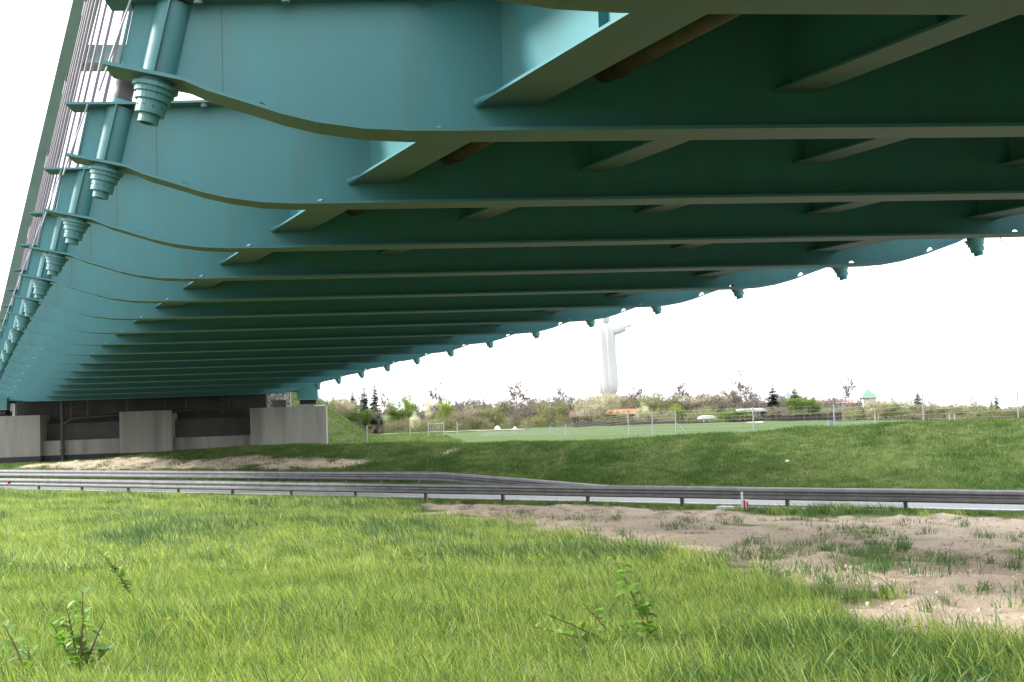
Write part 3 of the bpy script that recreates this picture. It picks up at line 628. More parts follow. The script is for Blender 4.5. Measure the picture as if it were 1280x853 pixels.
def field(x, y, sand_keep=.0, dmin=.45):
    d, s = dcoord(x, y); fr = np.zeros(len(x))
    for q in range(10): a_ = q * 1.257; k_ = 1 if q < 5 else 2.1; fr += sandmask(x + .7 * k_ * math.cos(a_), y + 1.1 * k_ * math.sin(a_)) / 10
    sm = sandmask(x, y) > .5
    return (d > dmin) & (~sm | (RNG.random(len(x)) < .45 * (1 - fr))) & (RNG.random(len(x)) > np.clip(fr * 1.9 + .5 * (vnoise(x, y, .7) > .05) * (fr > 0), 0, .93)), 1 - .45 * fr
def pick(n, p): return RNG.choice(len(p), n, p=np.array(p) / sum(p))
def meadow(name, y0, y1, dens, srcs, w, s0, s1):
    x, y = wedge(y0, y1, dens); k, hs_ = field(x, y); x, y, hs_ = x[k], y[k], hs_[k]; patch = vnoise(x, y, 2.2) + .5 * vnoise(x + 50, y, .7)
    pk = pick(len(x), w); dark = (patch + RNG.normal(0, .12, len(x))) > .14; di = 2; pk = np.where(dark & (RNG.random(len(x)) < .7), di, pk)
    sc = (s0 + (s1 - s0) * RNG.random(len(x))) * (1 + .35 * patch) * hs_
    return x, y, sc, pk
parts = []
x, y, sc, pk = meadow('g', 5.2, 15, 300, srcA, (6, 4, 2, 6, .9, .8, 1.0), .75, 1.25); scatter('meadow_grass', np.stack([x, y, zground(x, y) - .01], -1), sc, pk, srcA, lock=True)
x, y, sc, pk = meadow('g', 15, 32, 85, srcB, (5, 5, 2, .35), .8, 1.25); scatter('meadow_grass', np.stack([x, y, zground(x, y) - .01], -1), sc, pk, srcB, lock=True)
x, y, sc, pk = meadow('g', 32, 62, 22, srcB, (5, 5, 2, .25), .95, 1.35)
d, s = dcoord(x, y); sc = sc * (1 + .25 * ss(s, -5, -25)) ; sc = sc * (.45 + .55 * ss(d, .3, 2.5)); scatter('meadow_grass', np.stack([x, y, zground(x, y) - .01], -1), sc, pk, [o.copy() for o in srcB], lock=True)
# verge strip under and behind the near rail
n = 9000; s = RNG.random(n) * 62 - 30; d = RNG.random(n) * 1.15 - .75; x = P0[0] + RD[0] * s + NC[0] * d; y = P0[1] + RD[1] * s + NC[1] * d
scatter('verge_grass', np.stack([x, y, zground(x, y)], -1), .28 + .3 * RNG.random(n), pick(n, (4, 4, 3)), [blade_clump('v', 16, .24, .012, .15, GRASS_B, (.2, 0), .4, 12, seg=2), blade_clump('v', 16, .22, .012, .15, GRASS_T, (.2, 0), .4, 13, seg=2), blade_clump('v', 14, .26, .012, .13, GRASS_A, (.2, 0), .4, 14, seg=2)])
# turf on the bank, the mound and the embankment
srcT = [blade_clump('t', 18, .15, .016, .26, GRASS_T, (.15, 0), .6, 20, seg=2), blade_clump('t', 18, .16, .018, .26, GRASS_K, (.1, 0), .6, 21, seg=2), blade_clump('t', 14, .12, .016, .24, GRASS_D, (.1, 0), .8, 22, seg=2), blade_clump('t', 16, .17, .016, .2, GRASS_K, (.1, 0), .5, 23, seg=2)]
n = 56000; s = RNG.random(n) * 100 - 48; d = -6.4 - RNG.random(n) * 11.5; x = P0[0] + RD[0] * s + NC[0] * d; y = P0[1] + RD[1] * s + NC[1] * d
u, v = ab_uv(x, y); k = ((sandmask(x, y) < .5) | (RNG.random(n) < .12)) & (y < 105) & ~((u > -4) & (u < upx(408)) & (v > -.05)); x, y, d, s = x[k], y[k], d[k], s[k]
pt = vnoise(x, y, 1.6) + .6 * vnoise(x, y, .6); pk = np.where(pt + RNG.normal(0, .15, len(x)) > .12, 1, np.where(RNG.random(len(x)) < .16, 2, np.where(RNG.random(len(x)) < .12, 3, 0)))
scatter('turf', np.stack([x, y, zground(x, y)], -1), .6 + .5 * RNG.random(len(x)) + .4 * np.maximum(pt, 0), pk, srcT)
n = 9000; u_ = RNG.random(n) * 13 + 15; v_ = RNG.random(n) * 34 - 2; x = AB[0] + BU[0] * u_ + BN[0] * v_; y = AB[1] + BU[1] * u_ + BN[1] * v_; k = ~((u_ < upx(409)) & (v_ < 2.4)); x, y = x[k], y[k]
pt = vnoise(x, y, 1.6) + .6 * vnoise(x, y, .6); pk = np.where(RNG.random(len(x)) < .25, 2, np.where(pt > .15, 1, 0))
scatter('turf', np.stack([x, y, zground(x, y)], -1), .7 + .6 * RNG.random(len(x)), pk, [o.copy() for o in srcT])
# tufts and withered weeds on the sand
tuft = [blade_clump('tuft', 34, .22, .010, .16, GRASS_B, (.1, 0), .7, 30), blade_clump('tuft', 26, .16, .010, .22, GRASS_B, (.1, 0), .9, 31), blade_clump('tuft', 30, .13, .006, .20, WEED, (0, 0), 1.3, 32), blade_clump('tuft', 26, .09, .006, .24, WEED, (0, 0), 1.8, 33), blade_clump('tuft', 20, .10, .006, .2, GRASS_D, (0, 0), 1.6, 34)]
xa = min(p[0] for p in SANDP); xb = max(p[0] for p in SANDP); ya = min(p[1] for p in SANDP); yb = max(p[1] for p in SANDP)
n = 13000; x = RNG.random(n) * (xb - xa) + xa; y = RNG.random(n) * (yb - ya) + ya; k = sandmask(x, y) > .5; x, y = x[k], y[k]; nv = vnoise(x, y, 1.3) + .7 * vnoise(x + 9, y, .5)
d, s = dcoord(x, y); p_ = np.clip((nv - .06 + .16 * ss(y, 22, 15)) * 1.5, 0, 1) * (.45 + .55 * ss(y, 30, 16)) + .03; k = RNG.random(len(x)) < p_; x, y, d = x[k], y[k], d[k]; fg = ss(y, 34, 20)
pk = np.where(RNG.random(len(x)) < .07 + .6 * fg, RNG.integers(0, 2, len(x)), 2 + RNG.integers(0, 3, len(x)))
scatter('sand_tufts', np.stack([x, y, zground(x, y) + .0], -1), .6 + .7 * RNG.random(len(x)), pk, tuft)
# clods and pebbles
def clod(seed, m):
    rg = random.Random(seed); b_ = MB(); vs = [(rg.uniform(.7, 1.2) * x_ * .05, rg.uniform(.7, 1.2) * y_ * .05, rg.uniform(.6, 1.1) * z_ * .035) for x_, y_, z_ in [(1, 0, 0), (.5, .87, 0), (-.5, .87, 0), (-1, 0, 0), (-.5, -.87, 0), (.5, -.87, 0), (.4, .3, .9), (-.5, .2, 1), (.1, -.5, .85)]]
    b_.add(vs, [(0, 1, 6), (1, 2, 7, 6), (2, 3, 7), (3, 4, 8, 7), (4, 5, 8), (5, 0, 6, 8), (6, 7, 8)]); return bpy.data.objects.new('clod', b_.mesh('clod', m))
SANDM = mat('sand_clod', (.54, .44, .34), rough=1, obj_rand=.35)
n = 26000; x = RNG.random(n) * (xb - xa) + xa; y = RNG.random(n) * (yb - ya) + ya; k = (sandmask(x, y) > .5) & (RNG.random(n) < .25 + 1.6 * np.clip(vnoise(x, y, .9), 0, 1)); x, y = x[k], y[k]
scatter('soil_clods', np.stack([x, y, zground(x, y)], -1), .18 + .6 * RNG.random(len(x)) ** 4, RNG.integers(0, 3, len(x)), [clod(1, SANDM), clod(2, SANDM), clod(3, SANDM)], tilt=.5)

# ------------------------------------------------------------------ leafy weeds in the foreground
def leaf_mesh(l_, w_):
    b_ = MB(); vs = []; 
    for t, q in ((0, .12), (.25, .8), (.5, 1), (.75, .7)):
        vs += [(l_ * t, -w_ * q / 2, .25 * l_ * t * (1 - t) + .12 * w_ * q), (l_ * t, 0, .25 * l_ * t * (1 - t)), (l_ * t, w_ * q / 2, .25 * l_ * t * (1 - t) + .12 * w_ * q)]
    vs.append((l_, 0, -.05 * l_)); fs = []
    for j in range(3): o = 3 * j; fs += [(o, o + 1, o + 4, o + 3), (o + 1, o + 2, o + 5, o + 4)]
    fs += [(9, 10, 12), (10, 11, 12)]
    b_.add(vs, fs, 0, True); return b_.mesh('leaf', WEEDLEAF)
LEAF = leaf_mesh(.075, .038)
def weed(px, py, label, stems, lsz=1., nleaf=9, yaw=0):
    x, y = ground_hit(px, py); z = float(hgt(x, y)); t = thing('weed', label, 'weed', (x, y, z)); rg = random.Random(px)
    for (dx, dz, dy) in stems:
        pts = [Vector((dx * q ** 1.3, dy * q, dz * q ** .85)) for q in (0, .25, .5, .75, 1)]; b_ = MB(); b_.tube(pts, [.006, .005, .0045, .0035, .002], 6); st = b_.build('stem', STEM, t)
        nl = int(nleaf * 1.8)
        for i in range(nl):
            q = .2 + .8 * (i + .5) / nl; j = min(int(q * 4), 3); p = pts[j].lerp(pts[j + 1], q * 4 - j)
            lf = link('leaf', LEAF, st, p); lf.rotation_euler = (rg.uniform(-.5, .5), rg.uniform(-.9, .3), rg.uniform(0, 6.28)); sc = lsz * rg.uniform(.6, 1.25) * (1.1 - .35 * q); lf.scale = (sc, sc, sc)
    t.scale = (1.6, 1.6, 1.6)
    return t
weed(100, 862, 'bushy leafy weed in the bottom left corner of the meadow', [(-.06, .36, .02), (.03, .34, -.03), (-.12, .30, 0), (.10, .30, .03), (.0, .42, .05), (.14, .2, 0)], 1.0, 11)
weed(38, 866, 'single thin leafy stem beside the bushy weed at the left edge', [(-.11, .30, 0), (-.02, .2, .03)], 1.0, 6)
weed(166, 756, 'small dark leafy weed leaning left in the left meadow', [(-.17, .33, 0), (-.12, .27, .03), (-.2, .38, -.02)], 1.0, 10)
weed(815, 826, 'tall leaning weed with curled leaves in the middle foreground', [(-.17, .50, 0), (-.10, .36, .04), (-.03, .3, -.02)], 1.1, 12)
weed(775, 822, 'sprawling low weed with reddish stems in the middle foreground', [(-.36, .22, 0), (-.17, .26, .02), (-.42, .17, -.05), (-.24, .12, -.02), (.05, .15, 0)], .9, 8)
def dandelion(px, py, label, sz=1):
    x, y = ground_hit(px, py); z = float(hgt(x, y)); t = thing('dandelion', label, 'flower', (x, y, z)); b_ = MB(); b_.tube([(0, 0, 0), (.01, 0, .22)], .003, 5); b_.build('stem', WEEDLEAF, t)
    b_ = MB()
    for r_ in range(2):
        for i in range(14): a_ = i * .449 + r_ * .2; R_ = .022 * sz * (1 - .35 * r_); b_.add([(.01, 0, .222 + .004 * r_), (.01 + R_ * math.cos(a_ - .2), R_ * math.sin(a_ - .2), .225 + .008 * r_), (.01 + R_ * math.cos(a_ + .2), R_ * math.sin(a_ + .2), .225 + .008 * r_)], [(0, 1, 2)])
    b_.lathe([(0, .0), (.004, .012 * sz), (.012, .006)], (.01, 0, .218), (0, 0, 1), 8); b_.build('petals', YELLOW, t)
YELLOW = mat('yellow_petal', (.85, .48, .02), rough=.6)
dandelion(210, 806, 'orange yellow dandelion in the left foreground grass'); 

# ------------------------------------------------------------------ wire fence
ff = [(1271, 69 * .82, 483), (1153, 60.5, 493), (1042, 64, 506), (941, 65.5, 509), (844, 70, 513), (815, 73, 515), (785, 75.5, 517), (707, 82, 530), (688, 83.5, 533), (656, 85, 536), (628, 86.5, 538.5), (601, 88, 541)]
fence = thing('wire_fence', 'tall thin wire mesh fence on grey posts running behind the grassy mound', 'fence')
fp = []
for px, Y, pt in ff:
    r_ = pixray(px, pt); x = r_[0] / r_[1] * Y; zt = EYE + r_[2] / r_[1] * Y; zb = float(hgt(x, Y)); fp.append((x, Y, zb, zt))
    b_ = MB(); b_.tube([(x, Y, zb - .1), (x, Y, zt)], .034, 8); b_.build('post', GREYM, fence)
r_ = pixray(1400, 478); fp.insert(0, (r_[0] * 52 / r_[1], 52, float(hgt(r_[0] * 52, 52)), EYE + r_[2] * 52))
b_ = MB()
for (x0, y0, b0, t0), (x1, y1, b1, t1) in zip(fp[:-1], fp[1:]):
    L_ = math.hypot(x1 - x0, y1 - y0); n = max(3, int(L_ / .3))
    for i in range(1, n):
        f_ = i / n; x = x0 + (x1 - x0) * f_; y = y0 + (y1 - y0) * f_; zb = b0 + (b1 - b0) * f_; zt = t0 + (t1 - t0) * f_
        b_.tube([(x, y, zb), (x, y, zt - .05)], .004, 3, caps=False, sm=False)
    for j in range(9):
        f_ = j / 8; b_.tube([(x0, y0, b0 + (t0 - .05 - b0) * f_), (x1, y1, b1 + (t1 - .05 - b1) * f_)], .005, 3, caps=False, sm=False)
b_.build('wire_mesh', WIRE, fence, kind='stuff')
x, y, zb, zt = fp[5]; b_ = MB(); b_.tube([(x, y, zb + (zt - zb) * .55), (x + .75, y - .25, zb)], .03, 6); b_.build('brace', GREYM, fence)
# low fence and gate between the bank and the meadow
lf = thing('low_fence', 'low line of grey posts with a small gate at the edge of the far meadow', 'fence')
for px, Y, h_ in ((407, 70, 1.2), (458, 74, 1.2), (512, 92, 1.0), (535, 91, 1.1), (554, 90.5, 1.1), (571, 90, 1.1)):
    x = at(px, Y); zb = float(hgt(x, Y)); zb = max(zb, .75 if Y > 80 else zb); b_ = MB(); b_.tube([(x, Y, zb - .3), (x, Y, zb + h_)], .04, 8); b_.build('post', GREYM, lf)
x0, x1 = at(535, 91), at(554, 90.5); zb = float(hgt(x0, 91)); b_ = MB()
for z in (.35, .95): b_.tube([(x0, 91, zb + z), (x1, 90.5, zb + z)], .03, 6)
for q in np.linspace(0, 1, 8): b_.tube([(x0 + (x1 - x0) * q, 91 - .5 * q, zb + .35), (x0 + (x1 - x0) * q, 91 - .5 * q, zb + .95)], .014, 5)
b_.build('gate', GREYM, lf)
# meter cabinet, stakes, litter
x = at(1037.5, 64.2); z = float(hgt(x, 64.2)); t = thing('meter_cabinet', 'pale grey meter cabinet standing at a fence post', 'cabinet', (x, 64.2, z)); b_ = MB(); b_.box(-.12, .12, -.1, .1, .25, .75); b_.build('body', GREYM, t); b_ = MB(); b_.box(-.10, .10, -.112, -.101, .29, .71); b_.build('door', GREYM, t); b_ = MB(); b_.box(-.09, .09, -.08, .08, -.2, .249); b_.build('plinth', CONC, t)
WOOD = mat('pale_wood', (.42, .36, .28), rough=.9, noise=.3)
for px, Y, h_, ln, lab in ((964.5, 64, .45, 0, 'short dark stake in the grass left of the white lump'), (1093.5, 75, .9, 0, 'left wooden stake of the pair near the green roofed tower'), (1097.5, 75, .85, 0, 'right wooden stake of the pair near the green roofed tower'), (1188, 62, .95, -.06, 'leaning pale stake on the mound crest'), (1193, 64, .9, 0, 'darker upright stake beside the leaning one')):
    x = at(px, Y); z = float(hgt(x, Y)); b_ = MB(); b_.tube([(0, 0, -.2), (ln, 0, h_)], [.045, .04], 7); tag(b_.build('stake', WOOD, None, (x, Y, z)), lab, 'stake')
def lump(px, Y, r_, lab, seed, zz=0):
    x = at(px, Y); z = float(hgt(x, Y)) + zz; rg = random.Random(seed); b_ = MB(); vs = [(0, 0, r_ * 1.3)]; n = 9
    for t, q in ((.35, .75), (.75, 1), (1.0, .8)):
        for i in range(n): a_ = 6.283 * i / n; k = rg.uniform(.75, 1.2); vs.append((r_ * q * k * math.cos(a_), r_ * q * k * math.sin(a_), r_ * 1.3 * (1 - t) * rg.uniform(.8, 1.1)))
    fs = [(0, 1 + i, 1 + (i + 1) % n) for i in range(n)]
    for j in range(2): fs += [(1 + j * n + i, 1 + (j + 1) * n + i, 1 + (j + 1) * n + (i + 1) % n, 1 + j * n + (i + 1) % n) for i in range(n)]
    b_.add(vs, fs); tag(b_.build('plastic_bag', WHITE, None, (x, Y, z)), lab, 'bag')
lump(1016, 66, .2, 'crumpled white bag in the grass in front of the round green bush', 3)
gx, gy = ground_hit(981, 579); lump(981, gy, .07, 'tiny white scrap on the slope of the mound above the rail', 4)

# ------------------------------------------------------------------ far gardens: trees
def branches(h, spread, seed, levels=4, n0=5, thick=.06, up_=.5, twig=.012, start=.25):
    rg = random.Random(seed); b_ = MB(); tips = []; base = [Vector((0, 0, 0)), Vector((rg.uniform(-.05, .05) * h, rg.uniform(-.05, .05) * h, h * start)), Vector((rg.uniform(-.05, .05) * h, rg.uniform(-.05, .05) * h, h * .7))]
    b_.tube(base, [thick, thick * .8, thick * .35], 6)
    bush = up_ < .4; bare = not bush
    def grow(p, d_, ln, r_, lv):
        mid = p + d_ * ln * .5 + Vector((rg.gauss(0, .06), rg.gauss(0, .06), rg.gauss(0, .04))) * ln; e = p + d_ * ln + Vector((0, 0, .05 * ln)); e.z = min(e.z, h * 1.02)
        b_.tube([p, mid, e], [r_, r_ * .75, r_ * .5 if lv < levels else twig * .4], 4 if lv < 2 else 3, caps=False, sm=False)
        tips.append((mid, lv)); tips.append((e, lv))
        if lv >= levels: return
        for i in range(rg.randint(3, 4)):
            q = rg.uniform(.35, 1); pp = p.lerp(e, q); nd = (d_ + Vector((rg.gauss(0, .55), rg.gauss(0, .55), rg.gauss(.1, .35)))).normalized(); grow(pp, nd, ln * rg.uniform(.45, .7), max(r_ * .55, twig), lv + 1)
    for i in range(n0):
        a_ = i * 6.283 / n0 + rg.uniform(-.4, .4); q = rg.uniform(.03 if bush else start, .62 if bush else .7) / .7; zz = h * .7 * q; p = base[1].lerp(base[2], max(0, (zz - h * start) / (h * .7 - h * start)))
        d_ = Vector((math.cos(a_) * spread, math.sin(a_) * spread, up_ * h * rg.uniform(.8, 1.4))).normalized(); grow(p, d_, math.hypot(spread, h * .35) * (rg.uniform(.40, .58) if not bare else rg.uniform(.30, .46) * (1.25 - .5 * q)), thick * .5, 1)
    grow(base[2], Vector((rg.uniform(-.2, .2), rg.uniform(-.2, .2), 1)).normalized(), h * .22, thick * .35, 2)
    return b_, tips
def leaves(tips, n, size, m, seed, minlv=2, jit=.3):
    rg = np.random.default_rng(seed); T = np.array([tuple(t[0]) for t in tips if t[1] >= minlv]); i = rg.integers(0, len(T), n); C = T[i] + rg.normal(0, jit, (n, 3)); C[:, 2] = np.abs(C[:, 2])
    A_ = rg.normal(0, 1, (n, 3)); A_ /= np.linalg.norm(A_, axis=1)[:, None]; B_ = np.cross(A_, rg.normal(0, 1, (n, 3))); B_ /= np.linalg.norm(B_, axis=1)[:, None]; s = (size * (.5 + rg.random(n)))[:, None]
    V = np.stack([C - A_ * s, C + B_ * s * .5, C + A_ * s, C - B_ * s * .5], 1).reshape(-1, 3); F_ = np.arange(4 * n).reshape(n, 4); return np_mesh('crown', V, F_, [m])
def spruce_meshes(h, w, seed, m):
    rg = random.Random(seed); t = MB(); t.tube([(0, 0, 0), (0, 0, h * .98)], [.02 * h, .004], 6); c = MB(); nz_ = int(h * 6); 
    for i in range(nz_):
        z = h * (.08 + .9 * i / nz_); rr = w / 2 * (1 - (z / h)) ** .85 * rg.uniform(.75, 1.15) + .05; nb = 13
        for j in range(nb):
            a_ = rg.uniform(0, 6.283); r2 = rr * rg.uniform(.6, 1.15); dx, dy = math.cos(a_), math.sin(a_); px_, py_ = -dy, dx; dr = r2 * rg.uniform(.05, .45)
            for q in (.35, .7, 1.0):
                cx, cy, cz = dx * r2 * q, dy * r2 * q, z - dr * q + .1 * r2 * q * q; ww = .22 * r2 * (1.3 - q) + .08 * rr + .05
                c.add([(dx * r2 * (q - .35), dy * r2 * (q - .35), z - dr * (q - .35) + .03), (cx + px_ * ww, cy + py_ * ww, cz - .10 * rr), (cx + dx * .1 * r2, cy + dy * .1 * r2, cz), (cx - px_ * ww, cy - py_ * ww, cz - .12 * rr)], [(0, 1, 2, 3)])
    c.tube([(0, 0, h * .9), (0, 0, h * 1.04)], [.03, .006], 4)
    return t.mesh('trunk', BARK), c.mesh('crown', m)
LIB = {}
def tree_kind(kind, seed):
    key = (kind, seed)
    if key in LIB: return LIB[key]
    if kind == 'spruce': r_ = spruce_meshes(6, 3.0, seed, L_SPR)
    elif kind == 'blue': r_ = spruce_meshes(6, 2.8, seed, L_BLUE)
    else:
        h = 4.
        P = dict(bare=(1.9, 5, 6, .05), haze=(2.0, 5, 6, .04), white=(1.4, 4, 6, .04), pink=(2.2, 4, 7, .06), green=(1.7, 4, 7, .05), yellow=(1.6, 4, 7, .05), olive=(2.0, 4, 7, .05), brush=(2.3, 4, 8, .035))[kind]
        b_, tips = branches(h, P[0], seed, P[1], P[2] + 3, P[3], up_=.5 if kind in ('bare', 'haze') else .3, start=.04 if kind not in ('bare', 'haze') else .12, twig=.019 if kind == 'bare' else .012)
        lv = dict(bare=None, haze=(900, .05, L_BROWN), white=(7500, .055, L_WHITE), pink=(6500, .055, L_PINK), green=(8500, .065, L_GREEN), yellow=(8500, .065, L_YEL), olive=(5200, .06, L_OLIVE), brush=(2600, .06, L_BROWN))[kind]
        r_ = (b_.mesh('trunk', TWIG if kind in ('bare', 'haze', 'brush') else BARK), leaves(tips, *lv, seed, minlv=1, jit=.20) if lv else None)
    LIB[key] = r_; return r_
def plant(kind, px, py_top, wpx, Y, label, name=None, cat='tree', zb=None, seed=None, group=None):
    x = at(px, Y); g = float(hgt(x, Y)) if zb is None else zb; zt = EYE + pixray(px, py_top)[2] * Y; h = (zt - g) * (1 if kind in ('spruce', 'blue') else 1.17); w = wpx / FPX * Y * (1 if kind in ('spruce', 'blue') else 1.15); seed = seed if seed is not None else int(px) % 3
    tr, cr_ = tree_kind(kind, seed); H0, W0 = (6, 3.0) if kind in ('spruce', 'blue') else (4.0, 4.4)
    t = thing(name or {'spruce': 'spruce_tree', 'blue': 'spruce_tree', 'bare': 'bare_tree', 'white': 'blossom_tree', 'pink': 'blossom_tree'}.get(kind, 'bush'), label, cat, (x, Y, g - .02), (px * 1.7) % 6.28, group)
    sc = (w / W0, w / W0, h / H0)
    q = link('trunk', tr, t); q.scale = sc
    if cr_: q = link('crown', cr_, t); q.scale = sc
    return t
G1 = 'spruces behind the left hedge'; BH = 'bushes and small trees along the far garden edge'
plant('spruce', 441, 486, 17, 120, 'leftmost and smallest of the dark spruces right of the embankment', group=G1)
plant('spruce', 456, 480, 22, 121, 'dark spruce between its small and its tall neighbour', group=G1, seed=1)
plant('spruce', 469, 476, 25, 119, 'tallest of the dark spruces right of the embankment', group=G1, seed=2)
plant('bare', 481, 494, 22, 140, 'thin bare tree just right of the tallest dark spruce')
plant('bare', 452, 494, 46, 128, 'bare tree in front of the dark spruces')
T_ = [
 ('pink', 432, 501, 28, 117, 'pale blossoming tree at the foot of the embankment slope'), ('green', 450, 512, 40, 117.5, 'light green bush below the dark spruces'),
 ('haze', 474, 512, 40, 117, 'brownish hazy bush right below the tallest dark spruce'), ('green', 497, 508, 42, 122, 'broad light green bush left of the small white blossom shrub'),
 ('yellow', 512, 500, 26, 130, 'loose yellow green tree behind the broad green bush'), ('white', 518, 519, 19, 114, 'small brilliant white blossom shrub at the edge of the meadow'),
 ('white', 541, 505, 32, 126, 'white blossoming tree left of the yellow green willow'), ('bare', 546, 488, 34, 132, 'bare tree rising behind the white blossoming tree'),
 ('yellow', 558, 503, 28, 118, 'bright yellow green bush with a dense round crown'), ('brush', 580, 515, 40, 116, 'low brown brush right of the bright yellow bush'),
 ('haze', 585, 500, 40, 132, 'grey hazy bush in the middle of the left hedge'), ('spruce', 605, 497, 12, 134, 'lone small conifer in the grey left hedge'),
 ('pink', 590, 512, 22, 118, 'faint pinkish blossoming bush in the left hedge'), ('olive', 617, 508, 50, 118, 'wide olive bush near the white rubble'),
 ('bare', 646, 484, 56, 124, 'large bare tree with a broad fan of twigs'), ('haze', 640, 503, 60, 117, 'dense grey brown thicket below the large bare tree'),
 ('haze', 668, 497, 44, 121, 'tall grey brown bush right of the large bare tree'), ('olive', 690, 502, 46, 118, 'olive brown bush left of the brown garden shed'),
 ('bare', 701, 482, 34, 130, 'slender bare tree above the olive brown bush'), ('haze', 712, 500, 36, 124, 'hazy bush behind the brown garden shed'),
 ('pink', 738, 500, 44, 117, 'big pale pink blossoming tree left of the orange roof'), ('pink', 757, 497, 46, 120, 'second big pale pink blossoming tree below the statue'),
 ('yellow', 776, 503, 26, 128, 'yellow green tree rising over the orange roof'), ('bare', 795, 487, 34, 132, 'bare tree above the right end of the orange roof'),
 ('olive', 806, 497, 44, 124, 'tall olive tree right of the orange roof'), ('white', 804, 508, 24, 118, 'white speckled blossom bush in front of the tall olive tree'),
 ('olive', 834, 492, 44, 126, 'leafing olive tree left of the white canopy'), ('yellow', 846, 509, 30, 120, 'low yellow green bush left of the white canopy'),
 ('bare', 853, 484, 46, 134, 'wide bare tree behind the leafing olive tree'), ('pink', 877, 499, 38, 126, 'cream blossoming tree above the white canopy'),
 ('bare', 926, 474, 66, 122, 'largest bare tree standing over the flat white roof'), ('pink', 905, 492, 44, 130, 'cream blossoming tree behind the clipped green hedge'),
 ('green', 918, 513, 52, 112, 'long green hedge bush left of the red brown shed'), ('spruce', 967, 478, 31, 116, 'dark spruce with a full cone left of the round green bush'),
 ('spruce', 994, 479, 28, 124, 'dark spruce rising behind the round green bush'), ('spruce', 1018, 491, 8, 128, 'tiny far spruce left of the pinkish roof'),
 ('green', 1003, 501, 52, 110, 'round dense green bush by the fence'), ('brush', 970, 510, 30, 113, 'brown brush left of the round green bush'), ('brush', 1032, 512, 26, 112, 'brown brush between the round bush and the cabinet'),
 ('bare', 1062, 478, 38, 132, 'bare tree standing over the pinkish roof'), ('spruce', 1077, 498, 12, 120, 'little dark spruce left of the green roofed tower'),
 ('pink', 1096, 503, 36, 112, 'brownish blossoming tree below the green roofed tower'), ('yellow', 1113, 502, 34, 118, 'yellowish tree right of the green roofed tower'),
 ('olive', 1128, 506, 46, 112, 'olive bush between the tower and the dark conifer'), ('spruce', 1148, 486, 25, 122, 'dark conifer behind the fence post on the right'),
 ('brush', 1152, 499, 50, 114, 'reddish brown brush in front of the right conifer'), ('haze', 1190, 504, 50, 118, 'low hazy hedge behind the leaning stake'),
 ('olive', 1180, 509, 60, 112, 'low olive hedge right of the reddish brush'), ('olive', 1215, 503, 46, 122, 'pale olive hedge left of the pair of conifers'),
 ('spruce', 1240, 497, 14, 122, 'dark conifer of the pair at the right'), ('blue', 1246, 489, 16, 126, 'taller bluish conifer of the pair at the right'),
 ('olive', 1245, 509, 60, 116, 'low olive hedge below the pair of conifers'), ('olive', 1290, 508, 50, 116, 'low olive hedge at the right edge'), ('spruce', 1282, 497, 16, 124, 'conifer cut by the right edge of the view'),
]
for kind, px, pt, w, Y, lab in T_: plant(kind, px, pt, w, Y, lab, group=BH if kind not in ('spruce', 'blue') else 'far conifers')
# low brush between the bushes: one mass nobody could count
LIBB = [tree_kind('brush', 5), tree_kind('haze', 6), tree_kind('olive', 4)]
def brush_src(pair, i): 
    o = bpy.data.objects.new('brush', pair[1]); return o
n = 1300; px_ = RNG.random(n) * 900 + 415; Yb = 115 + RNG.random(n) * 24; x = np.array([at(p, q) for p, q in zip(px_, Yb)]); z = hgt(x, Yb)
pk = RNG.choice(3, n, p=[.5, .2, .3]); scatter('undergrowth', np.stack([x, Yb, z - .1], -1), .16 + .22 * RNG.random(n), pk, [brush_src(p_, i) for i, p_ in enumerate(LIBB)], tilt=.1)
scatter('undergrowth', np.stack([x[::2], Yb[::2] + 8, z[::2]], -1), (.46 + .36 * RNG.random(len(x[::2]))) * (.5 + .5 * ss(px_[::2], 480, 540)) * (1 - .5 * ss(x[::2] / Yb[::2], .24, .36)), np.zeros(len(x[::2]), int), [bpy.data.objects.new('twigs', tree_kind('haze', 6)[0])], tilt=.1)

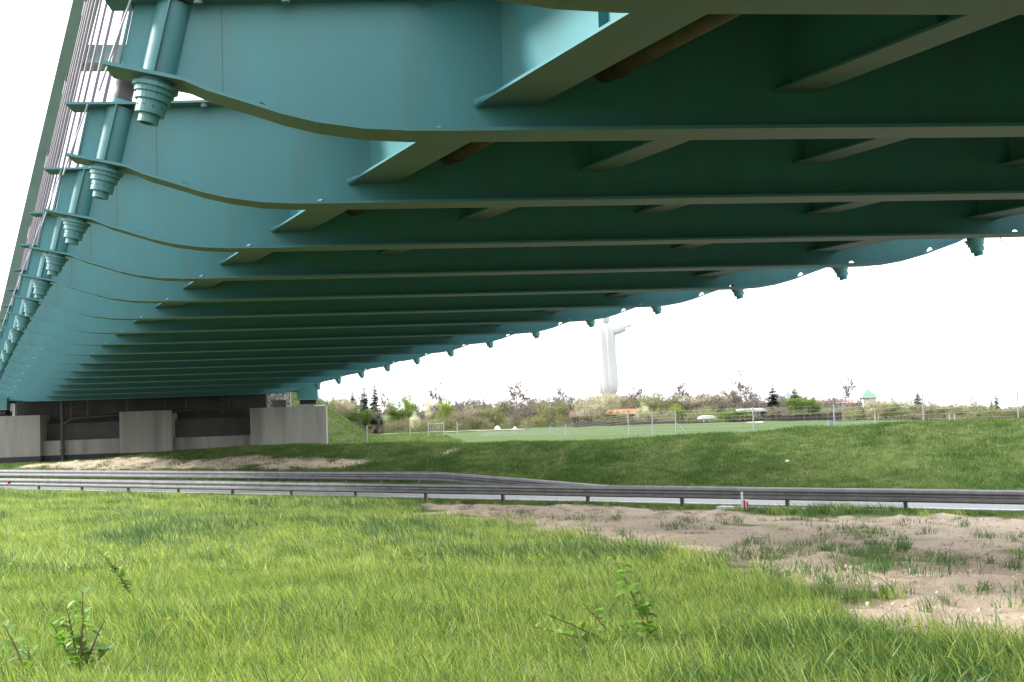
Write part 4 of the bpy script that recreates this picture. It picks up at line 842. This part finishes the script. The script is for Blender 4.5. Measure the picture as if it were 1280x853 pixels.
# ------------------------------------------------------------------ far gardens: buildings
def zpt(px, py, Y): return EYE + pixray(px, py)[2] * Y
ROOFB = mat('brown_roof', (.17, .11, .09), rough=.9, noise=.3); ROOFO = mat('orange_tiles', (.42, .19, .11), rough=.8, noise=.25, nscale=5); ROOFP = mat('pinkish_roof', (.42, .27, .25), rough=.8, noise=.2)
ROOFG = mat('green_sheet_roof', (.20, .33, .25), rough=.6, noise=.15); WALLW = mat('pale_render', (.62, .59, .54), rough=.9, noise=.15); WALLR = mat('red_brown_boards', (.26, .13, .10), rough=.9, noise=.3); GLASS = mat('dark_glass', (.03, .035, .04), rough=.15)
ROOFW = mat('white_sheet_roof', (.75, .75, .74), rough=.6, noise=.08)
def house(label, name, x0p, x1p, ytop, yeave, Y, wall, roofm, depth=5, hip=False, flat=False, wins=3, cat='house', door=True):
    xa_, xb_ = at(x0p, Y), at(x1p, Y); cx = (xa_ + xb_) / 2; hw = (xb_ - xa_) / 2; g = float(hgt(cx, Y)) - .1; ze = zpt((x0p + x1p) / 2, yeave, Y) - g; zr = zpt((x0p + x1p) / 2, ytop, Y) - g
    t = thing(name, label, cat, (cx, Y, g)); b_ = MB(); b_.box(-hw, hw, 0, depth, 0, ze); b_.build('wall', wall, t)
    e = .25
    b_ = MB()
    if flat: b_.box(-hw - e, hw + e, -e, depth + e, ze + .002, zr)
    elif hip: b_.add([(-hw - e, -e, ze), (hw + e, -e, ze), (hw + e, depth + e, ze), (-hw - e, depth + e, ze), (0, depth / 2, zr)], [(0, 1, 4), (1, 2, 4), (2, 3, 4), (3, 0, 4), (3, 2, 1, 0)])
    else: b_.add([(-hw - e, -e, ze), (hw + e, -e, ze), (hw + e, depth + e, ze), (-hw - e, depth + e, ze), (-hw - e, depth / 2, zr), (hw + e, depth / 2, zr)], [(0, 1, 5, 4), (2, 3, 4, 5), (3, 0, 4), (1, 2, 5), (3, 2, 1, 0)])
    b_.build('roof', roofm, t)
    for i in range(wins):
        xx = -hw + (i + .7) * 2 * hw / (wins + .4); b_ = MB(); b_.box(xx - .35, xx + .35, -.05, -.002, ze * .4, ze * .4 + .75); w_ = b_.build('window', WHITE, t); b_ = MB(); b_.box(xx - .28, xx + .28, -.07, -.051, ze * .4 + .06, ze * .4 + .69); b_.build('pane', GLASS, w_)
    if door: b_ = MB(); b_.box(hw * .6, hw * .6 + .8, -.06, -.003, 0, min(1.95, ze * .9)); b_.build('door', WALLR, t)
    return t
house('small brown gabled garden shed left of the pink blossoming tree', 'garden_shed', 716, 732, 514, 522, 119, DKWOOD, ROOFB, 3, wins=1, cat='shed')
house('low cottage with an orange tiled roof half hidden by blossom', 'cottage', 762, 796, 511.5, 518, 121, WALLW, ROOFO, 4, wins=3)
house('red brown shed under a flat white roof beside the largest bare tree', 'garden_shed', 931, 963, 511, 514.5, 116, WALLR, ROOFW, 3, flat=True, wins=2, cat='shed')
house('long pale house with a pinkish roof left of the green roofed tower', 'house', 1022, 1078, 499.5, 504.5, 134, WALLW, ROOFP, 7, wins=6)
house('pale square house with a steep green pyramid roof', 'house', 1080, 1096, 486, 497.5, 130, WALLW, ROOFG, 1.5, hip=True, wins=1)
house('long low grey building behind the left hedge', 'barn', 566, 612, 507.5, 510, 150, CONC_D, ROOFB, 6, wins=0, door=False, cat='barn')
house('low pale house at the right edge behind the conifers', 'house', 1262, 1300, 507.5, 511, 140, WALLW, ROOFW, 5, flat=True, wins=3)
# white canopy on posts
x0, x1 = at(873, 114), at(896, 114); g = float(hgt((x0 + x1) / 2, 114)); t = thing('canopy', 'small white canopy on posts by the dark garden fence', 'canopy', ((x0 + x1) / 2, 114, g)); zt = zpt(884, 519.5, 114) - g; hw = (x1 - x0) / 2
b_ = MB(); b_.prism([(-hw, zt - .3), (hw, zt - .3), (hw * .9, zt - .12), (hw * .4, zt), (-hw * .4, zt), (-hw * .9, zt - .12)], -.8, .8); b_.build('roof', ROOFW, t)
for q in (-.55, .0): b_ = MB(); b_.box(q, q + .12, -.6, -.5, 0, zt - .3); b_.build('post', ROOFW, t)
# dark garden fence of boards
gf = thing('board_fence', 'long dark weathered board fence along the far gardens', 'fence')
for px in np.arange(716, 1052, 4.2):
    if 868 < px < 871: continue
    Y = 111.5; x = at(px, Y); xn = at(px + 4.0, Y); g = float(hgt(x, Y)); zt = zpt(px, 527.2 - (px - 716) * .0, Y) if px < 900 else zpt(px, 527.2 - (px - 900) * .085, Y)
    b_ = MB(); b_.box(x, xn, Y, Y + .05, g - .2, zt + random.uniform(-.05, .05)); b_.build('board', DKWOOD, gf)
# drooping pale netting and rubble at the meadow edge
for px, r_, lab, sd_ in ((621, .32, 'low white rubble heap at the meadow edge', 8), (643, .2, 'smaller white lump right of the rubble heap', 9)):
    lump(px, 112, r_, lab, sd_)
for o in list(COL.objects):
    if o.get('category') == 'bag' and 'rubble' in o['label']: o.name = 'rubble_heap'; o['category'] = 'rubble'
# dirt path line behind the meadow on the left
b_ = MB()
for i in range(7, 30):
    q0, q1 = 420 + i * 8, 428 + i * 8; xa_, xb_ = at(q0, 108), at(q1, 108); b_.add([(xa_, 107, float(hgt(xa_, 107)) + .05), (xb_, 107, float(hgt(xb_, 107)) + .05), (xb_, 110, float(hgt(xb_, 110)) + .05), (xa_, 110, float(hgt(xa_, 110)) + .05)], [(0, 1, 2, 3)])
DIRT = mat('dirt', (.42, .34, .25), rough=1, noise=.3, nscale=1.5); b_.build('dirt_path', DIRT, kind='structure')
# car
def car(px, Y):
    x = at(px, Y); g = float(hgt(x, Y)); t = thing('parked_car', 'small white hatchback parked in front of the garden fence', 'car', (x, Y, g), 1.35)
    CP = mat('white_car_paint', (.75, .76, .78), rough=.25, coat=.5)
    pr_ = [(-1.75, .35), (-1.8, .75), (-1.55, .85), (-1.3, 1.35), (.15, 1.42), (.75, .95), (1.65, .78), (1.78, .4)]
    b_ = MB(); b_.prism(pr_, -.72, .72); b_.build('body', CP, t)
    for sy in (-1, 1):
        b_ = MB(); y0 = .725 * sy; b_.prism([(-1.2, .92), (-1.08, 1.28), (.08, 1.33), (.55, .94)], min(y0, y0 + .01 * sy), max(y0, y0 + .01 * sy)); b_.build('window', GLASS, t)
        for sx in (-1.1, 1.1):
            b_ = MB(); b_.tube([(sx, .62 * sy, .3), (sx, .76 * sy, .3)], .3, 14); w_ = b_.build('wheel', RUBBER, t); b_ = MB(); b_.tube([(sx, .761 * sy, .3), (sx, .775 * sy, .3)], .17, 10); b_.build('rim', GREYM, w_)
        b_ = MB(); b_.box(1.70, 1.79, .42 * sy if sy > 0 else -.65, .65 if sy > 0 else -.42, .55, .7); b_.build('headlight', GLASS, t)
    b_ = MB(); b_.add([(.2, -.6, 1.40), (.2, .6, 1.40), (.78, .64, .97), (.78, -.64, .97)], [(3, 2, 1, 0)]); b_.v = [(a_ + .02, c_, d__ + .02) for a_, c_, d__ in b_.v]; b_.build('windscreen', GLASS, t)
    b_ = MB(); b_.add([(-1.34, -.6, 1.31), (-1.34, .6, 1.31), (-1.57, .62, .90), (-1.57, -.62, .90)], [(0, 1, 2, 3)]); b_.v = [(a_ - .02, c_, d__ + .01) for a_, c_, d__ in b_.v]; b_.build('rear_window', GLASS, t)
    zt = zpt(px, 527.3, Y); t.location.z = zt - 1.42
car(943, 107)
# ------------------------------------------------------------------ statue on its mound
Ys = 373.; cx = at(761, Ys); gz = float(hgt(cx, Ys)); sb = zpt(762, 497, Ys); top = sb + 26.5
b_ = MB(); rg = random.Random(5); n = 28; rings = [(0, 1.0), (.35, .72), (.7, .42), (1.0, .22)]; vs = []
for t_, q in rings:
    for i in range(n): a_ = 6.283 * i / n; k = rg.uniform(.9, 1.1); vs.append((cx + 24 * q * k * math.cos(a_), Ys + 24 * q * k * math.sin(a_), gz - .5 + (sb + .9 - gz) * t_ * (rg.uniform(.93, 1.0) if t_ else 1)))
fs = [(j * n + i, j * n + (i + 1) % n, (j + 1) * n + (i + 1) % n, (j + 1) * n + i) for j in range(3) for i in range(n)] + [tuple(range(3 * n, 4 * n))]
b_.add(vs, fs); tag(b_.build('stone_mound', STONE), 'grey stony mound that carries the tall white statue', 'mound')
st = thing('statue', 'tall white robed statue on a mound with an outstretched arm, far beyond the gardens', 'statue', (cx, Ys, sb))
h = top - sb; yaw = .9
def robe(n=96):
    prof_ = [(0, 2.3, 2.1), (.02, 2.4, 2.2), (.055, 2.4, 2.2), (.06, 2.75, 2.5), (.16, 3.0, 2.7), (.3, 2.95, 2.6), (.45, 2.75, 2.4), (.6, 2.65, 2.3), (.72, 2.75, 2.2), (.79, 2.7, 2.0), (.83, 2.2, 1.6), (.855, 1.2, 1.1), (.87, .95, .9)]
    vs = []
    for t_, a_, c_ in prof_:
        for i in range(n):
            an = 6.283 * i / n; f_ = 1 + (.075 * math.sin(an * 9 + t_ * 3) + .04 * math.sin(an * 17 + t_)) * (1 if t_ < .8 else .2); vs.append((a_ * f_ * math.cos(an), c_ * f_ * math.sin(an), t_ * h))
    fs = [(j * n + i, j * n + (i + 1) % n, (j + 1) * n + (i + 1) % n, (j + 1) * n + i) for j in range(len(prof_) - 1) for i in range(n)] + [tuple(range((len(prof_) - 1) * n, len(prof_) * n))]
    b_ = MB(); b_.add(vs, fs, 0, True); return b_
robe().build('robe', STATW, st)
b_ = MB(); b_.lathe([(0, .4), (.2, 1.0), (.9, 1.35), (1.8, 1.5), (2.6, 1.35), (3.2, .9), (3.5, .05)], (0, 0, .865 * h), (0, 0, 1), 20); b_.build('head', STATW, st)
b_ = MB(); b_.lathe([(0, 1.42), (.02, 1.5), (.7, 1.5), (.72, 1.35)], (0, 0, .865 * h + 2.35), (0, 0, 1), 20)
for i in range(8): a_ = i * .785; b_.add([(1.5 * math.cos(a_ - .25), 1.5 * math.sin(a_ - .25), .865 * h + 3.05), (1.5 * math.cos(a_ + .25), 1.5 * math.sin(a_ + .25), .865 * h + 3.05), (1.7 * math.cos(a_), 1.7 * math.sin(a_), .865 * h + 4.3)], [(0, 1, 2)])
b_.build('crown', GOLD, st)
for sgn, dirv in ((1, (1, 0)), (-1, (-.05, 1))):
    dx, dy = dirv; b_ = MB(); q = [(0.6, .775), (2.6, .772), (4.2, .79), (5.9, .815)]
    pts = [(dx * a_, dy * a_, z_ * h) for a_, z_ in q]; b_.tube(pts, [1.25, 1.25, 1.3, 1.15], 14); arm = b_.build('sleeve', STATW, st)
    b_ = MB(); e = pts[-1]; b_.tube([(e[0] - dx * .3, e[1] - dy * .3, e[2]), (e[0] + dx * 1.0, e[1] + dy, e[2] + .35)], [.42, .36], 10)
    hb = Vector((e[0] + dx * 1.0, e[1] + dy, e[2] + .35))
    b_.tube([hb, hb + Vector((dx * .6, dy * .6, .3)), hb + Vector((dx * 1.1, dy * 1.1, .5))], [.40, .52, .42], 10)
    for j, ln in enumerate((.9, 1.1, 1.15, 1.0)): o_ = (j - 1.5) * .23; p0 = hb + Vector((dx * 1.0 - dy * o_, dy * 1.0 + dx * o_, .46)); b_.tube([p0, p0 + Vector((dx * ln * .5, dy * ln * .5, .25)), p0 + Vector((dx * ln, dy * ln, .4))], [.13, .12, .07], 6)
    p0 = hb + Vector((dx * .3, dy * .3, .3)); b_.tube([p0, p0 + Vector((dx * .35 - dy * .5, dy * .35 + dx * .5, .5)), p0 + Vector((dx * .75 - dy * .6, dy * .75 + dx * .6, .8))], [.17, .14, .08], 6)
    b_.build('hand', STATW, arm)
